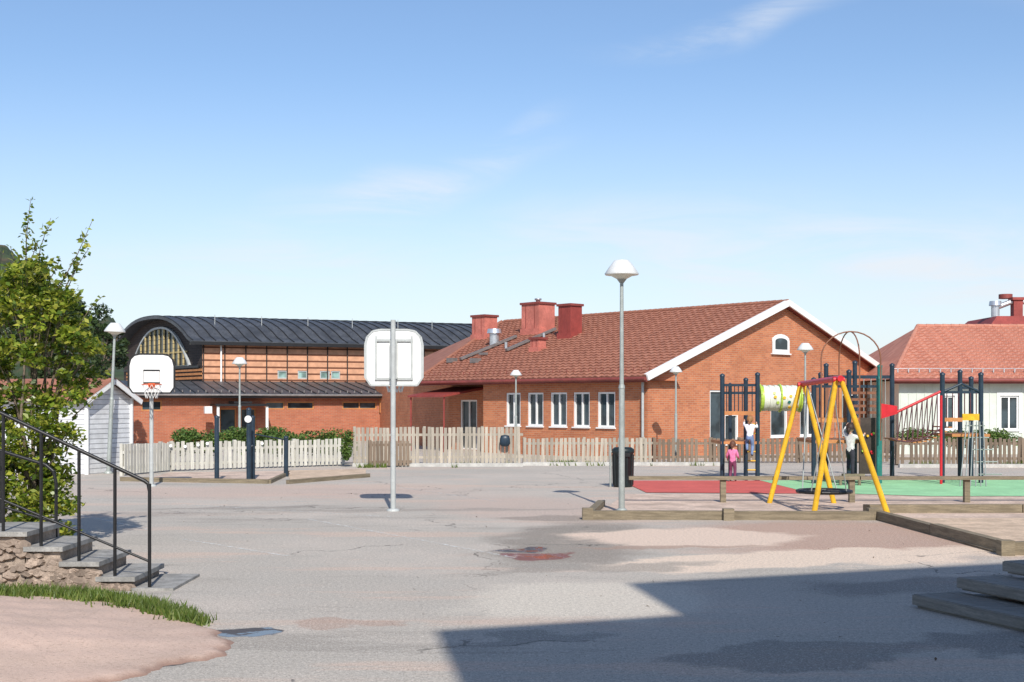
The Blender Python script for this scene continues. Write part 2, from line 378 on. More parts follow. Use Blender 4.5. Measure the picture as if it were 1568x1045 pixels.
def moundz(x,y):
    d=edged(x,y); d+= .05*math.sin(x*7+y*3)+.04*math.sin(y*11-x*4)+.03*math.sin(x*19+y*23)
    if d<0: return max(-.05,d*.3)
    t=min(1,d/3.2); return .03*min(1,d/.12)+.24*(t*t*(3-2*t))
mb=MB(); nx,ny=130,110; vs=[];fs=[]
for j in range(ny+1):
    for i in range(nx+1):
        x=-9.5+7.6*i/nx; y=6.6+7.2*j/ny; vs.append((x,y,moundz(x,y)))
for j in range(ny):
    for i in range(nx):
        q=j*(nx+1)+i; fs.append((q,q+1,q+nx+2,q+nx+1))
mb.add(vs,fs,0,True)
mb.build('pink_path_ground',[moundmat()],uv=False)
GRASS=leafmat('grass_blades',[(.08,.14,.02),(.15,.22,.035),(.26,.29,.08)],.35)
def blades(name,pts,h,mat,w=.012):
    b=MB()
    for (x,y,z) in pts:
        a=random.uniform(0,6.28); hh=h*random.uniform(.4,1.3); lx=random.uniform(-.6,.6)*hh; ly=random.uniform(-.6,.6)*hh
        dx,dy=math.cos(a)*w,math.sin(a)*w
        b.add([(x-dx,y-dy,z),(x+dx,y+dy,z),(x+lx,y+ly,z+hh)],[(0,1,2)])
    return b.build(name,[mat],uv=False)
pts=[]
line=[(-6.2,13.25),(-5.0,13.15),(-4.3,13.0),(-3.75,12.65),(-3.2,12.05),(-2.85,11.55)]
for _ in range(10500):
    k=random.random()**1.25*(len(line)-1); i=min(int(k),len(line)-2); t=k-i
    x=line[i][0]*(1-t)+line[i+1][0]*t; y=line[i][1]*(1-t)+line[i+1][1]*t
    wd=.42*(1-k/(len(line)-1)*.68)
    x+=random.gauss(0,wd*.5); y+=random.gauss(0,wd*.5)
    if math.sin(x*9)*math.sin(y*13+x*5)<-.3: continue
    pts.append((x,y,max(0,moundz(x,y))))
blades('grass_strip',pts,.085,GRASS,.01)
pts=[]
for px0,px1,py in [(650,1095,713),(1380,1600,713),(545,700,716),(820,900,712)]:
    for _ in range(420):
        px=random.uniform(px0,px1)
        if math.sin(px*.09)+math.sin(px*.037)<.2: continue
        x,y=gp(px,py); pts.append((x+random.gauss(0,.05),y-.15+random.gauss(0,.12),0))
blades('grass_tufts',pts,.16,GRASS,.02)
DEAD=leafmat('fallen_leaf',[(.1,.06,.03),(.2,.13,.05),(.06,.05,.04)],.1)
pp_=np.array([[random.uniform(-7,8),9+24*random.random()**1.3,.01] for _ in range(110)]); leafcloud('leaf_litter',pp_,.035,DEAD,None,6)
# ------------------------------------------------------------------ stairs + railing
st=MB(); Y0=13.7; Y1=14.75
steps=[(-4.05,-3.64,.03),(-4.43,-4.05,.15),(-4.82,-4.43,.31),(-5.2,-4.82,.47),(-9.5,-5.2,.63)]
for (a,b_,z) in steps:
    st.ob(((0,0),(1,0),(0,1)),a-.01,b_+.03,Y0-.06,Y1+.05,z-.05,z,1)
    if z>.1: st.ob(((0,0),(1,0),(0,1)),a,b_-.015,Y0,Y1,-.1,z-.052,0)
for k in range(420):
    x=random.uniform(-7,-4.1); top=[z for a,b_,z in steps if a<=x<b_][0]-.055
    z=random.uniform(0.02,max(.03,top-.03)); r=random.uniform(.035,.085)
    if z+r*.7>top: continue
    n_=random.choice([5,6,7]); ph=random.uniform(0,1)
    P_=[(x+r*1.2*math.cos(ph+6.283*i/n_)*random.uniform(.8,1.1),Y0-.004,z+r*.72*math.sin(ph+6.283*i/n_)*random.uniform(.8,1.1)) for i in range(n_)]
    Q_=[(x+(p[0]-x)*.7,Y0-.035-random.uniform(0,.02),z+(p[2]-z)*.7) for p in P_]
    st.add(P_+Q_,[(i,(i+1)%n_,n_+(i+1)%n_,n_+i) for i in range(n_)]+[tuple(range(n_,2*n_))],2)
STONE2=M('rubble_blocks',(.40,.31,.245),.9,.3,5,.6,island=.75)
st.build('stone_stairs',[STONE,SLAB,STONE2])
rl=MB(); yr=13.72
def zz(py): return Z(py,yr)
for px,pb in [(5,812),(63,835),(121,858),(176,882),(229,905)]:
    x=X(px,yr); zt=zz(632+(741-632)*px/229); rl.cyl((x,yr,max(0,zz(pb)-.05)),(x,yr,zt),.019,n=8)
rl.path([(-8.2,yr,zz(632)+.9),(X(0,yr),yr,zz(632)),(X(222,yr),yr,zz(737)),(X(227,yr),yr,zz(741)),(X(229,yr),yr,zz(752))],.021,8)
rl.path([(-8.2,yr,zz(764)+.9),(X(0,yr),yr,zz(764)),(X(229,yr),yr,zz(860))],.014,8)
yb=14.65
for px,pt,pb in [(2,690,830),(86,740,845)]:
    x=X(px,yb); rl.cyl((x,yb,Z(pb,yb)),(x,yb,Z(pt,yb)),.018,n=8)
rl.path([(-9,yb,Z(690,yb)+.6),(X(0,yb),yb,Z(690,yb)),(X(70,yb),yb,Z(712,yb)),(X(82,yb),yb,Z(722,yb)),(X(86,yb),yb,Z(740,yb)),(X(86,yb),yb,Z(800,yb))],.02,8)
rl.path([(-9,yb,Z(775,yb)+.3),(X(0,yb),yb,Z(775,yb)),(X(84,yb),yb,Z(800,yb))],.014,8)
rl.build('stair_handrail',[BLACK])
# ------------------------------------------------------------------ brick school (right, gabled)
C0=Vector((4.73,45)); u=Vector((-.673,.739)).normalized(); gg=Vector((u.y,-u.x))
e=empty('brick_school_building')
def A(t,w,z): p=C0+u*t+gg*w; return (p.x,p.y,z)
HW=8.39; ZE=2.94; ZR=6.0; sl=math.hypot(HW,ZR-ZE)
roof=MB()
tiles(roof,A(0,0,ZE),(u.x,u.y,0),(gg.x*HW,gg.y*HW,ZR-ZE),sl,lambda s:0,lambda s:13.2+3.8*min(1,s/sl),0)
tiles(roof,A(0,2*HW,ZE),(u.x,u.y,0),(-gg.x*HW,-gg.y*HW,ZR-ZE),sl,lambda s:0,lambda s:17,0,c=.34,wl=1.2)
Fp=(X(636,70),70,Z(553,70))
roof.add([A(13.2,0,ZE),A(17,HW,ZR),Fp],[(0,1,2)],0)
roof.add([A(17,HW,ZR),A(17,2*HW,ZE),Fp],[(0,1,2)],0)
roof.add([A(0,0,ZE-.1),A(13.2,0,ZE-.1),A(17,HW,ZR-.1),A(0,HW,ZR-.1)],[(0,1,2,3)],1)
roof.add([A(0,2*HW,ZE-.1),A(17,2*HW,ZE-.1),A(17,HW,ZR-.1),A(0,HW,ZR-.1)],[(0,1,2,3)],1)
for k in range(56): roof.cyl(A(k*.3,HW,ZR+.03),A(k*.3+.31,HW,ZR+.03),.1,.085,8,0)
for k in range(12): 
    a=Vector(A(13.2,0,ZE)); b_=Vector(A(17,HW,ZR)); roof.cyl(a.lerp(b_,k/12)+Vector((0,0,.03)),a.lerp(b_,(k+1)/12)+Vector((0,0,.03)),.1,.09,8,0)
roof.build('roof',[TILE,MAROON],e)
tr=MB()
for s0,w0,w1 in ((-.04,0,HW),(-.04,2*HW,HW)):
    p=Vector(A(s0,w0,ZE-.04)); q=Vector(A(s0,w1,ZR-.04)); tr.beam(p,q,.07,.2)
    tr.beam(Vector(A(.03,w0,ZE+.08)),Vector(A(.03,w1,ZR+.08)),.2,.03)
tr.build('barge_boards',[WHITE],e)
gt=MB(); gt.cyl(A(0,-.07,ZE-.07),A(13.2,-.07,ZE-.07),.07,n=8); gt.beam(A(0,.02,ZE-.1),A(13.2,.02,ZE-.1),.05,.16)
for k in range(34):
    a=Vector(A(.3+k*.38,.5,ZE+.25)); gt.cyl(a,a+Vector((0,0,.1)),.015,n=5,mat=0)
gt.build('eaves_gutter',[MAROON],e)
wl=MB(); fr=MB(); gl=MB(); I=.4
fl=((C0+u*.3+gg*I)[:2],u[:],(-gg)[:])
ops=[]
for a,b_ in ((942,915),(903,878),(868,843),(832,808),(797,775)):
    s0,s1=s_at(fl,a),s_at(fl,b_); ops.append((s0,s1,1.12,2.42,2))
Lr=8.9
facade(wl,fr,gl,fl,Lr,0,2.93,ops)
rc=1.3; pr=Vector(fl[0])+u*Lr+gg*rc; frr=(pr[:],u[:],(-gg)[:])
facade(wl,fr,gl,frr,3.8,0,2.93,[(.5,1.0,1.2,2.3,1),(1.9,3.0,.02,2.15,2)],sill=False)
p=Vector(fl[0])+u*Lr; q=pr; wl.add([(p.x,p.y,0),(q.x,q.y,0),(q.x,q.y,2.93),(p.x,p.y,2.93)],[(0,1,2,3)])
p=pr+u*3.8; q=Vector((-7.5,70)); wl.add([(p.x,p.y,0),(q.x,q.y,0),(q.x,q.y,3.1),(p.x,p.y,3.1)],[(0,1,2,3)])
wl.add([A(0,0,ZE-.13),A(13.1,0,ZE-.13),A(13.1,2,ZE-.13),A(0,2,ZE-.13)],[(0,1,2,3)],1)
fg=((C0+u*.3+gg*I)[:2],gg[:],(-u)[:])
LG=2*HW-2*I
ops=[]
for a,b_,c,d,k in ((1087,1109,.45,2.5,1),(1110,1131,.45,1.6,1),(1180,1206,.68,2.45,1),(1225,1252,.68,2.45,2),(1290,1318,.68,2.4,2),(1335,1360,.68,2.4,2)):
    s0,s1=s_at(fg,a),s_at(fg,b_); ops.append((s0,s1,c,d,k))
facade(wl,fr,gl,fg,LG,0,2.93,ops)
def G(s,z,o=0): p=Vector(fg[0])+gg*s-u*o; return (p.x,p.y,z)
wl.add([G(0,2.93),G(LG,2.93),G(LG,ZE+I*.365-.1),G(LG/2,ZR-.12),G(0,ZE+I*.365-.1)],[(0,1,2,3,4)])
wl.add([G(LG,0),(G(LG,0)[0]+u.x*17,G(LG,0)[1]+u.y*17,0),(G(LG,0)[0]+u.x*17,G(LG,0)[1]+u.y*17,2.9),G(LG,2.9)],[(0,1,2,3)])
wl.build('walls',[BRICK,MAROON],e)
s0,s1=s_at(fg,1182),s_at(fg,1207); D=Vector(G(s0,0)).y; za,zb=Z(540,D),Z(521,D)
def arch(mb,a,b_,z0,z1,o,rise,mat=0):
    c=(a+b_)/2; r=(b_-a)/2; pts=[G(a,z0,o),G(b_,z0,o)]+[G(c+r*math.cos(t),z1+rise*math.sin(t),o) for t in np.linspace(0,math.pi,9)]
    mb.add(pts,[tuple(range(len(pts)))],mat)
arch(fr,s0,s1,za,zb,.06,.22); arch(fr,s0-.03,s1+.03,za-.03,zb,.045,.25)
fr.ob(fg,s0-.08,s1+.08,0,.1,za-.07,za-.02)
fr.ob(fg,s0,s1,0.002,.044,za,zb+.1)
arch(gl,s0+.14,s1-.14,za+.13,zb-.03,.065,.12)
fr.build('window_frames',[WHITE],e); gl.build('window_glass',[GLASS],e)
pp=MB(); q=Vector(fl[0])-gg*.1+u*.15
pp.cyl((q.x,q.y,.1),(q.x,q.y,2.75),.05,n=8); pp.build('downpipe',[LGREY],e)
aw=MB()
aw.hexa([(*(pr+u*1.2)[:],2.62),(*(pr+u*3.6)[:],2.62),(*(pr+u*3.6-gg*2.4)[:],2.25),(*(pr+u*1.2-gg*2.4)[:],2.25),
         (*(pr+u*1.2)[:],2.72),(*(pr+u*3.6)[:],2.72),(*(pr+u*3.6-gg*2.4)[:],2.33),(*(pr+u*1.2-gg*2.4)[:],2.33)])
for t in (1.3,3.5):
    q=pr+u*t-gg*2.3; aw.cyl((q.x,q.y,0),(q.x,q.y,2.26),.035,n=8,mat=1)
aw.build('entrance_awning',[REDCH2,REDCH2],e)
ch=MB()
def roofz(w): return ZE+(ZR-ZE)*w/HW
def chim(px,w,topy,wd,dp,m,capm=2):
    r=(px-784)/F; base=C0+gg*w; t=(r*base.y-base.x)/(u.x-r*u.y); p=base+u*t; zt=Z(topy,p.y)
    fm=(p[:],u[:],(-gg)[:])
    ch.ob(fm,-dp/2,dp/2,-wd/2,wd/2,roofz(w)-wd*.3-.1,zt-.1,m)
    ch.ob(fm,-dp/2-.06,dp/2+.06,-wd/2-.06,wd/2+.06,zt-.1,zt,capm)
    ch.ob(fm,-dp/2-.05,dp/2+.05,-wd/2-.05,wd/2+.05,roofz(w)-wd*.3-.1,roofz(w)+.12,m)
    for q_ in (-.25,.25): ch.ob(fm,dp*q_-.012,dp*q_+.012,wd/2,wd/2+.012,roofz(w),zt-.12,capm)
    return p,zt
chim(742,6.0,483,.8,.9,0)
p,zt=chim(824,6.4,464,1.0,1.15,0)
ch.lathe((p.x,p.y,zt),[(.1,0),(.1,.12),(.16,.12),(.16,.2),(0,.2)],10,3)
chim(873,5.4,466,.7,.75,1)
chim(824,3.6,517,.45,.5,0)
def onroof(px,w): 
    r=(px-784)/F; base=C0+gg*w; t=(r*base.y-base.x)/(u.x-r*u.y); p=base+u*t; return Vector((p.x,p.y,roofz(w)))
p=onroof(757,4.6); ch.cyl(p,p+Vector((0,0,.55)),.22,n=12,mat=3); ch.cyl(p+Vector((0,0,.55)),p+Vector((0,0,.75)),.34,.3,12,3)
p=onroof(775,4.0); ch.cyl(p,p+Vector((0,0,.3)),.07,n=8,mat=3)
for (pa,wa),(pb,wb) in (((705,2.4),(790,5.4)),((775,3.4),(850,6.2)),((735,3.0),(745,3.0))):
    a=onroof(pa,wa)+Vector((0,0,.14)); b_=onroof(pb,wb)+Vector((0,0,.14)); ch.beam(a,b_,.16,.1,4)
for pa in (692,728): 
    a=onroof(pa,1.5+random.random()); ch.box((a.x,a.y,a.z+.1),(.35,.35,.2),.8,4)
a=onroof(833,4.9); ch.cyl(a,a+Vector((0,0,.35)),.06,n=8,mat=3)
ch.build('chimneys_and_vents',[REDCH,REDCH2,MAROON,SILVER,DULL],e)
# ------------------------------------------------------------------ sports hall with vaulted roof
e=empty('vaulted_sports_hall')
P0=Vector((-16.93,70)); d=Vector((.918,.396)).normalized(); nn=Vector((d.y,-d.x)); gd=Vector((-.6,.8)); WD=12.0
def za(k): return 5.45+1.6*(1-abs(2*k-1)**2.5)
K=18; LH=27
rf=MB(); sm=MB()
for i in range(K):
    k0=-.03+1.06*i/K; k1=-.03+1.06*(i+1)/K
    def zc(k): return za(min(1,max(0,k)))-.25*max(0,-k)*5-.25*max(0,k-1)*5
    q=lambda s,k,z: (*(P0+d*s+gd*(WD*k))[:],zc(k)+z)
    rf.hexa([q(-.7,k0,-.16),q(LH,k0,-.16),q(LH,k1,-.16),q(-.7,k1,-.16),q(-.7,k0,0),q(LH,k0,0),q(LH,k1,0),q(-.7,k1,0)])
    for s in np.arange(-.65,LH,.62):
        sm.beam(q(s,k0,.02),q(s,k1,.02),.035,.06)
rf.build('vaulted_roof',[DARKROOF],e); sm.build('roof_seams',[DARKSEAM],e,uv=False)
ev=MB()
fh=(P0[:],d[:],nn[:])
ev.ob(fh,-.7,LH,.0,.5,5.2,5.3,0); ev.ob(fh,-.7,LH,.5,.56,5.18,5.36,0)
for px in (352,425,497,566,637,690): 
    s=s_at(fh,px); q=P0+d*s+gd*2; ev.cyl((q.x,q.y,6.2),(q.x,q.y,7.0),.02,n=6,mat=1)
ev.build('roof_fascia',[BLACK,LGREY],e)
w=MB(); fr=MB(); gl=MB()
ops=[]
for a,b_ in ((425,440),(456,471),(490,505),(507,521)):
    ops.append((s_at(fh,a),s_at(fh,b_),3.38,3.85,1))
facade(w,fr,gl,fh,LH,2.9,5.3,ops,.1,0,False)
for s in np.arange(.02,LH,1.16): w.ob(fh,s,s+.06,.0,.05,2.95,5.2,1)
w.build('clerestory_wall',[SLAT,DARKWOOD],e); fr.build('clerestory_frames',[LGREY],e); gl.build('clerestory_glass',[GLASST],e)
ge=MB()
def E(k,z,o): p=P0+gd*(WD*k)-d*o; return (p.x,p.y,z)
ks=np.linspace(0,1,19)
ge.add([E(0,0,0)]+[E(1,0,0)]+[E(k,za(k)-.12,0) for k in ks[::-1]],[tuple(range(len(ks)+2))],0)
def zi(k): return 4.1+2.3*max(0,(1-abs(2*(k-.5)/.74)**2.4))
k2=np.linspace(.13,.87,17)
ge.add([E(.13,4.1,.04)]+[E(.87,4.1,.04)]+[E(k,zi(k),.04) for k in k2[::-1]],[tuple(range(len(k2)+2))],1)
for k in np.linspace(.2,.8,11): ge.beam(E(k,4.15,.07),E(k,zi(k)-.05,.07),.1,.16,2)
ge.beam(E(.16,4.9,.075),E(.84,4.9,.075),.05,.09,2)
for a,b_ in zip(k2[:-1],k2[1:]): ge.beam(E(a,zi(a),.08),E(b_,zi(b_),.08),.14,.12,5)
ge.beam(E(0.02,4.02,.08),E(.98,4.02,.08),.1,.12,3)
for zq in (3.4,3.62,3.84): ge.beam(E(0.0,zq,.05),E(.95,zq,.05),.05,.13,4)
ge.build('gable_end',[DARKWOOD,GLASS,OCHRE,BLACK,ORWOOD,LGREY],e)
OUT=5.0
PL=P0+nn*OUT; S0,S1=-5.0,10.6
lr=MB()
def Lp(s,o,z): p=P0+d*s+nn*o; return (p.x,p.y,z)
lr.hexa([Lp(S0-.3,OUT+.5,2.42),Lp(S1,OUT+.5,2.42),Lp(S1,0,3.12),Lp(S0-.3,0,3.12),Lp(S0-.3,OUT+.5,2.5),Lp(S1,OUT+.5,2.5),Lp(S1,-.0,3.22),Lp(S0-.3,-.0,3.22)],0)
lr.add([Lp(S0-.3,0,3.2),Lp(S1,0,3.2),Lp(S1,-9,3.21),Lp(S0-.3,-9,3.21)],[(0,1,2,3)],0)
for s in np.arange(S0,S1,.62): lr.beam(Lp(s,0,3.24),Lp(s,OUT+.5,2.52),.03,.05,1)
lr.cyl(Lp(S0-.3,OUT+.56,2.42),Lp(S1,OUT+.56,2.42),.06,n=8,mat=2)
lr.beam(Lp(S0-.3,OUT+.48,2.36),Lp(S1,OUT+.48,2.36),.05,.16,1)
for k in range(40): 
    s=S0+(S1-S0)*k/40; lr.box(Lp(s,OUT+.2,2.62),(.05,.05,.12),0,2)
lr.build('lean_to_roof',[DARKROOF,BLACK,DULL],e)
w=MB(); fr=MB(); gl=MB(); ops=[]
base=(Lp(S0,OUT,0)[:2],d[:],nn[:])
for a,b_,z0,z1,k in ((216,248,1.62,2.15,2),(336,362,.4,1.75,1),(368,392,.4,1.75,2),(406,436,1.68,2.1,1),(439,481,1.68,2.1,1),(524,577,1.68,2.1,2)):
    ops.append((s_at(base,a),s_at(base,b_),z0,z1,k))
facade(w,fr,gl,base,S1-S0,0,2.4,ops,.12,0,False)
p=Vector(Lp(S0,OUT,0)); q=Vector(Lp(S0,-9,0)); w.add([p,q,q+Vector((0,0,3.2)),p+Vector((0,0,2.4))],[(0,1,2,3)])
p=Vector(Lp(S1,OUT,0)); q=Vector(Lp(S1,0,0)); w.add([p,q,q+Vector((0,0,3.1)),p+Vector((0,0,2.4))],[(0,1,2,3)])
w.build('lean_to_wall',[BRICK2],e); fr.build('window_frames',[ORWOOD],e); gl.build('window_glass',[GLASS],e)
pc=MB(); sA,sB=s_at(base,322),s_at(base,404)
pc.ob(base,sA,sB,0,1.5,1.86,1.98,0); pc.beam((*(Vector(base[0])+d*((sA+sB)/2)+nn*1.5),2.05),(*(Vector(base[0])+d*((sA+sB)/2)),2.05),.9,.1,0)
pc.ob(base,sA+.08,sA+.2,1.3,1.42,0,1.86,1); pc.ob(base,sB-.2,sB-.08,1.3,1.42,0,1.86,1)
pc.ob(base,sA-.5,sA-.15,1,1.35,1.5,1.85,1)
pc.cyl(Lp(s_at(fh,338),.12,3.1),Lp(s_at(fh,338),.12,5.2),.05,n=8,mat=1)
pc.cyl(Lp(S0+.6,OUT+.1,.1),Lp(S0+.6,OUT+.1,2.3),.05,n=8,mat=2)
s=s_at(base,583); pc.ob(base,s,s+.7,0.02,.3,1.0,1.55,0); pc.ob(base,s-.1,s+.15,.02,.2,1.5,2.3,3)
pc.build('entrance_porch',[BLACK,WHITE,TEAL,ORWOOD],e)
# ------------------------------------------------------------------ pale green house on the right
e=empty('pale_green_house')
D0=50.0; x0=X(1366,D0); rf=MB()
ZE2=2.95; RY=6.0; RZ=5.35
tiles(rf,(x0,D0,ZE2),(1,0,0),(0,RY,RZ-ZE2),math.hypot(RY,RZ-ZE2),lambda s:.45*s/1.0,lambda s:14,0)
S=math.hypot(RY,RZ-ZE2)
rf.add([(x0,D0,ZE2),(x0+S*.45,D0+RY,RZ),(x0,D0+2*RY,ZE2)],[(0,1,2)],0)
rf.add([(x0,D0+2*RY,ZE2),(x0+S*.45,D0+RY,RZ),(x0+14,D0+RY,RZ),(x0+14,D0+2*RY,ZE2)],[(0,1,2,3)],0)
for k in range(30):
    a=x0+S*.45+k*.36; rf.cyl((a,D0+RY,RZ+.03),(a+.37,D0+RY,RZ+.03),.1,.085,8,0)
for k in range(14):
    a=Vector((x0,D0,ZE2)).lerp(Vector((x0+S*.45,D0+RY,RZ)),k/14)+Vector((0,0,.04)); b_=Vector((x0,D0,ZE2)).lerp(Vector((x0+S*.45,D0+RY,RZ)),(k+1)/14)+Vector((0,0,.04)); rf.cyl(a,b_,.1,.09,8,0)
rf.build('roof',[TILE2],e)
bs=MB()
bs.cyl((x0,D0-.07,ZE2-.05),(x0+14,D0-.07,ZE2-.05),.07,n=8); bs.box((x0+7,D0+.03,ZE2-.1),(14,.05,.16),0,0)
for k in range(30): bs.box((x0+.4+k*.42,D0+.6,ZE2+.35),(.04,.06,.16),0,1)
bs.cyl((x0+.2,D0+.6,ZE2+.42),(x0+13,D0+.6,ZE2+.42),.015,n=5,mat=1)
bs.build('gutter',[MAROON,SILVER],e)
ux=X(1490,56); um=MB()
um.hexa([(ux,55.4,4.6),(ux+9,55.4,4.6),(ux+9,61,4.6),(ux,61,4.6),(ux+1.2,56.4,5.85),(ux+9,56.4,5.85),(ux+9,60,5.85),(ux+1.2,60,5.85)],0)
ux+=.4
um.cyl((ux+.95,57,5.7),(ux+.95,57,6.35),.18,n=12,mat=1); um.cyl((ux+.95,57,6.35),(ux+.95,57,6.55),.28,.25,12,1)
um.path([(ux+.95,57,6.25),(ux+1.6,57,6.5),(ux+3,57,6.55)],.12,10,1)
um.box((ux+1.9,57,6.15),(.4,.4,.9),0,0); um.box((ux+1.9,57,6.65),(.55,.55,.12),0,0)
um.cyl((ux+1.6,57.5,6.7),(ux+1.6,57.5,6.9),.3,.3,12,2)
um.build('roof_plant',[REDCH2,SILVER,MAROON],e)
w=MB(); fr=MB(); gl=MB(); f2=((x0+.4,D0+.45),(1,0),(0,-1)); ops=[]
for a,b_ in ((1531,1560),(1440,1462),(1590,1615)): ops.append((s_at(f2,a),s_at(f2,b_),.95,2.3,2))
facade(w,fr,gl,f2,13,0,2.9,ops,.12)
w.add([(x0+.4,D0+.45,0),(x0+.4,D0+2*RY,0),(x0+.4,D0+2*RY,2.9),(x0+.4,D0+.45,2.9)],[(0,1,2,3)])
for s in np.arange(.05,13,.32): 
    if not any(o[0]-.12<s<o[1]+.08 for o in ops): w.ob(f2,s,s+.03,.0,.02,.3,2.88,0)
for o in ops: fr.ob(f2,o[0]-.12,o[0]-.005,.001,.035,o[2]-.12,o[3]+.12); fr.ob(f2,o[1]+.005,o[1]+.12,.001,.035,o[2]-.12,o[3]+.12); fr.ob(f2,o[0],o[1],.001,.035,o[3]+.005,o[3]+.12)
w.build('walls',[GREENW],e); fr.build('window_frames',[WHITE],e); gl.build('window_glass',[GLASS],e)
# ------------------------------------------------------------------ white shed
e=empty('white_garden_shed')
cs=Vector((-11.96,36)); g1=Vector((.36,.933)).normalized(); g2=Vector((-g1.y,g1.x)); WS=1.95; LS=4.0; ze=2.15; zr=2.62
w=MB(); c=lambda a,b_,z:(*(cs+g1*a+g2*b_)[:],z)
w.add([c(0,0,0),c(WS,0,0),c(WS,0,ze),c(WS/2,0,zr),c(0,0,ze)],[(0,1,2,3,4)]); w.add([c(0,0,0),c(0,LS,0),c(0,LS,ze),c(0,0,ze)],[(0,1,2,3)])
w.add([c(WS,0,0),c(WS,LS,0),c(WS,LS,ze),c(WS,0,ze)],[(0,1,2,3)]); w.add([c(0,LS,0),c(WS,LS,0),c(WS,LS,ze),c(WS/2,LS,zr),c(0,LS,ze)],[(0,1,2,3,4)])
w.build('board_walls',[WHITEW],e)
w=MB()
for a in (0,WS): w.beam(c(a,-.01,0),c(a,-.01,ze),.1,.1)
w.beam(c(-.25,-.2,ze-.12),c(WS/2,-.2,zr+.02),.04,.14); w.beam(c(WS+.25,-.2,ze-.12),c(WS/2,-.2,zr+.02),.04,.14)
w.build('corner_trim',[WHITE],e)
w=MB()
for s_ in (0,1):
    a0=-.28 if s_==0 else WS+.28
    w.hexa([c(a0,-.22,ze-.08),c(a0,LS+.2,ze-.08),c(WS/2,LS+.2,zr+.06),c(WS/2,-.22,zr+.06),c(a0,-.22,ze-.03),c(a0,LS+.2,ze-.03),c(WS/2,LS+.2,zr+.11),c(WS/2,-.22,zr+.11)])
w.build('roof',[TILE],e)
# ------------------------------------------------------------------ fences
def fence(name,pts,h,mat,bw=.1,gap=.05,rails=(.25,.75),post=2.0,jit=.03,lean=0,capw=0):
    b=MB()
    for p,q in zip(pts[:-1],pts[1:]):
        p=Vector(p);q=Vector(q);L=(q-p).length;dd=(q-p).normalized();n=Vector((dd.y,-dd.x))
        if n.y>0:n=-n
        f=(p[:],dd[:],n[:]); k=int(L/(bw+gap))
        for i in range(k):
            s=i*(bw+gap); hh=h+random.uniform(-jit,jit)
            if random.random()<.012: continue
            lx=random.gauss(0,.014)
            P=lambda a,o,z:(p.x+dd.x*a+n.x*o,p.y+dd.y*a+n.y*o,z)
            b.hexa([P(s,0,.04),P(s+bw,0,.04),P(s+bw,.022,.04),P(s,.022,.04),P(s+lx,0,hh),P(s+bw+lx,0,hh),P(s+bw+lx,.022,hh),P(s+lx,.022,hh)])
        for r in rails: b.ob(f,0,L,-.045,-.003,h*r-.04,h*r+.04)
        for i in range(int(L/post)+1): b.ob(f,i*post,i*post+.09,-.14,-.05,0,h+ .03)
        if capw: b.ob(f,0,L,-.1,.06,h+.035,h+.07)
    return b.build(name,[mat])
fence('picket_fence',[gp(190,729),gp(262,722),gp(535,713)],.86,FENCEL,.105,.045)
fence('board_fence',[gp(541,713),gp(648,712),gp(801,711)],1.22,FENCEG,.1,.035,(.2,.8),1.9,.015)
fence('low_board_fence',[gp(801,711),gp(1000,710)],.85,FENCEG,.1,.05,(.25,.8),2.0,.02)
fence('low_board_fence',[gp(1000,710),gp(1130,709),gp(1370,709)],.83,FENCED,.1,.06,(.25,.8),2.0,.03)
fence('low_board_fence',[gp(1372,713),gp(1640,713)],.88,FENCED,.1,.05,(.25,.8),2.0,.03)
fence('wooden_gate',[gp(565,716),gp(631,715)],.82,FENCED,.09,.03,(.2,.85),1.4,.01)
gb=MB()
for (px0,px1,py) in ((541,801,714.5),(801,1105,713),(1375,1640,716)):
    a=gp(px0,py); b_=gp(px1,py); gb.beam((a[0],a[1]-.1,.03),(b_[0],b_[1]-.1,.03),.18,.16)
gb.build('concrete_kerb',[KERB])
ds=MB()
for px in (232,262,284,304,318,331,402):
    t=(px-262)/(535-262); D=F*H/((722-9*t)-618)-.06 if px>262 else 37.6
    x=X(px,D); z=random.uniform(.72,.82); ds.cyl((x,D-.03,z),(x,D-.05,z),.045,n=12)
ds.build('painted_discs',[WHITE])
jk=MB(); x=X(773,42); jk.lathe((x,42-.2,.85),[(.02,.12),(.13,.1),(.17,0),(.18,-.16),(.13,-.24),(.05,-.26)],9,0,1,.4); jk.build('hanging_jacket',[NAVY])
HEDGE=leafmat('hedge_leaves',[(.04,.09,.015),(.08,.16,.025),(.14,.22,.04),(.2,.27,.06)],.3,.7)
pts=[]
for k in range(46):
    px=random.uniform(275,530); D=41.8+random.uniform(0,1.0)-.0*k; pts.append(ball((X(px,D),D,random.uniform(.5,1.0)),(.5,.4,.28),330))
for k in range(8): pts.append(ball((X(random.uniform(528,536),40.4),40.3,random.uniform(.3,1.0)),(.15,.15,.2),120))
leafcloud('clipped_hedge',np.concatenate(pts),.09,HEDGE)
pts=[ball((X(random.uniform(1378,1560),44.5),44.5+random.random(),random.uniform(.6,.95)),(.5,.4,.22),200) for k in range(26)]
leafcloud('low_hedge',np.concatenate(pts),.09,HEDGE)
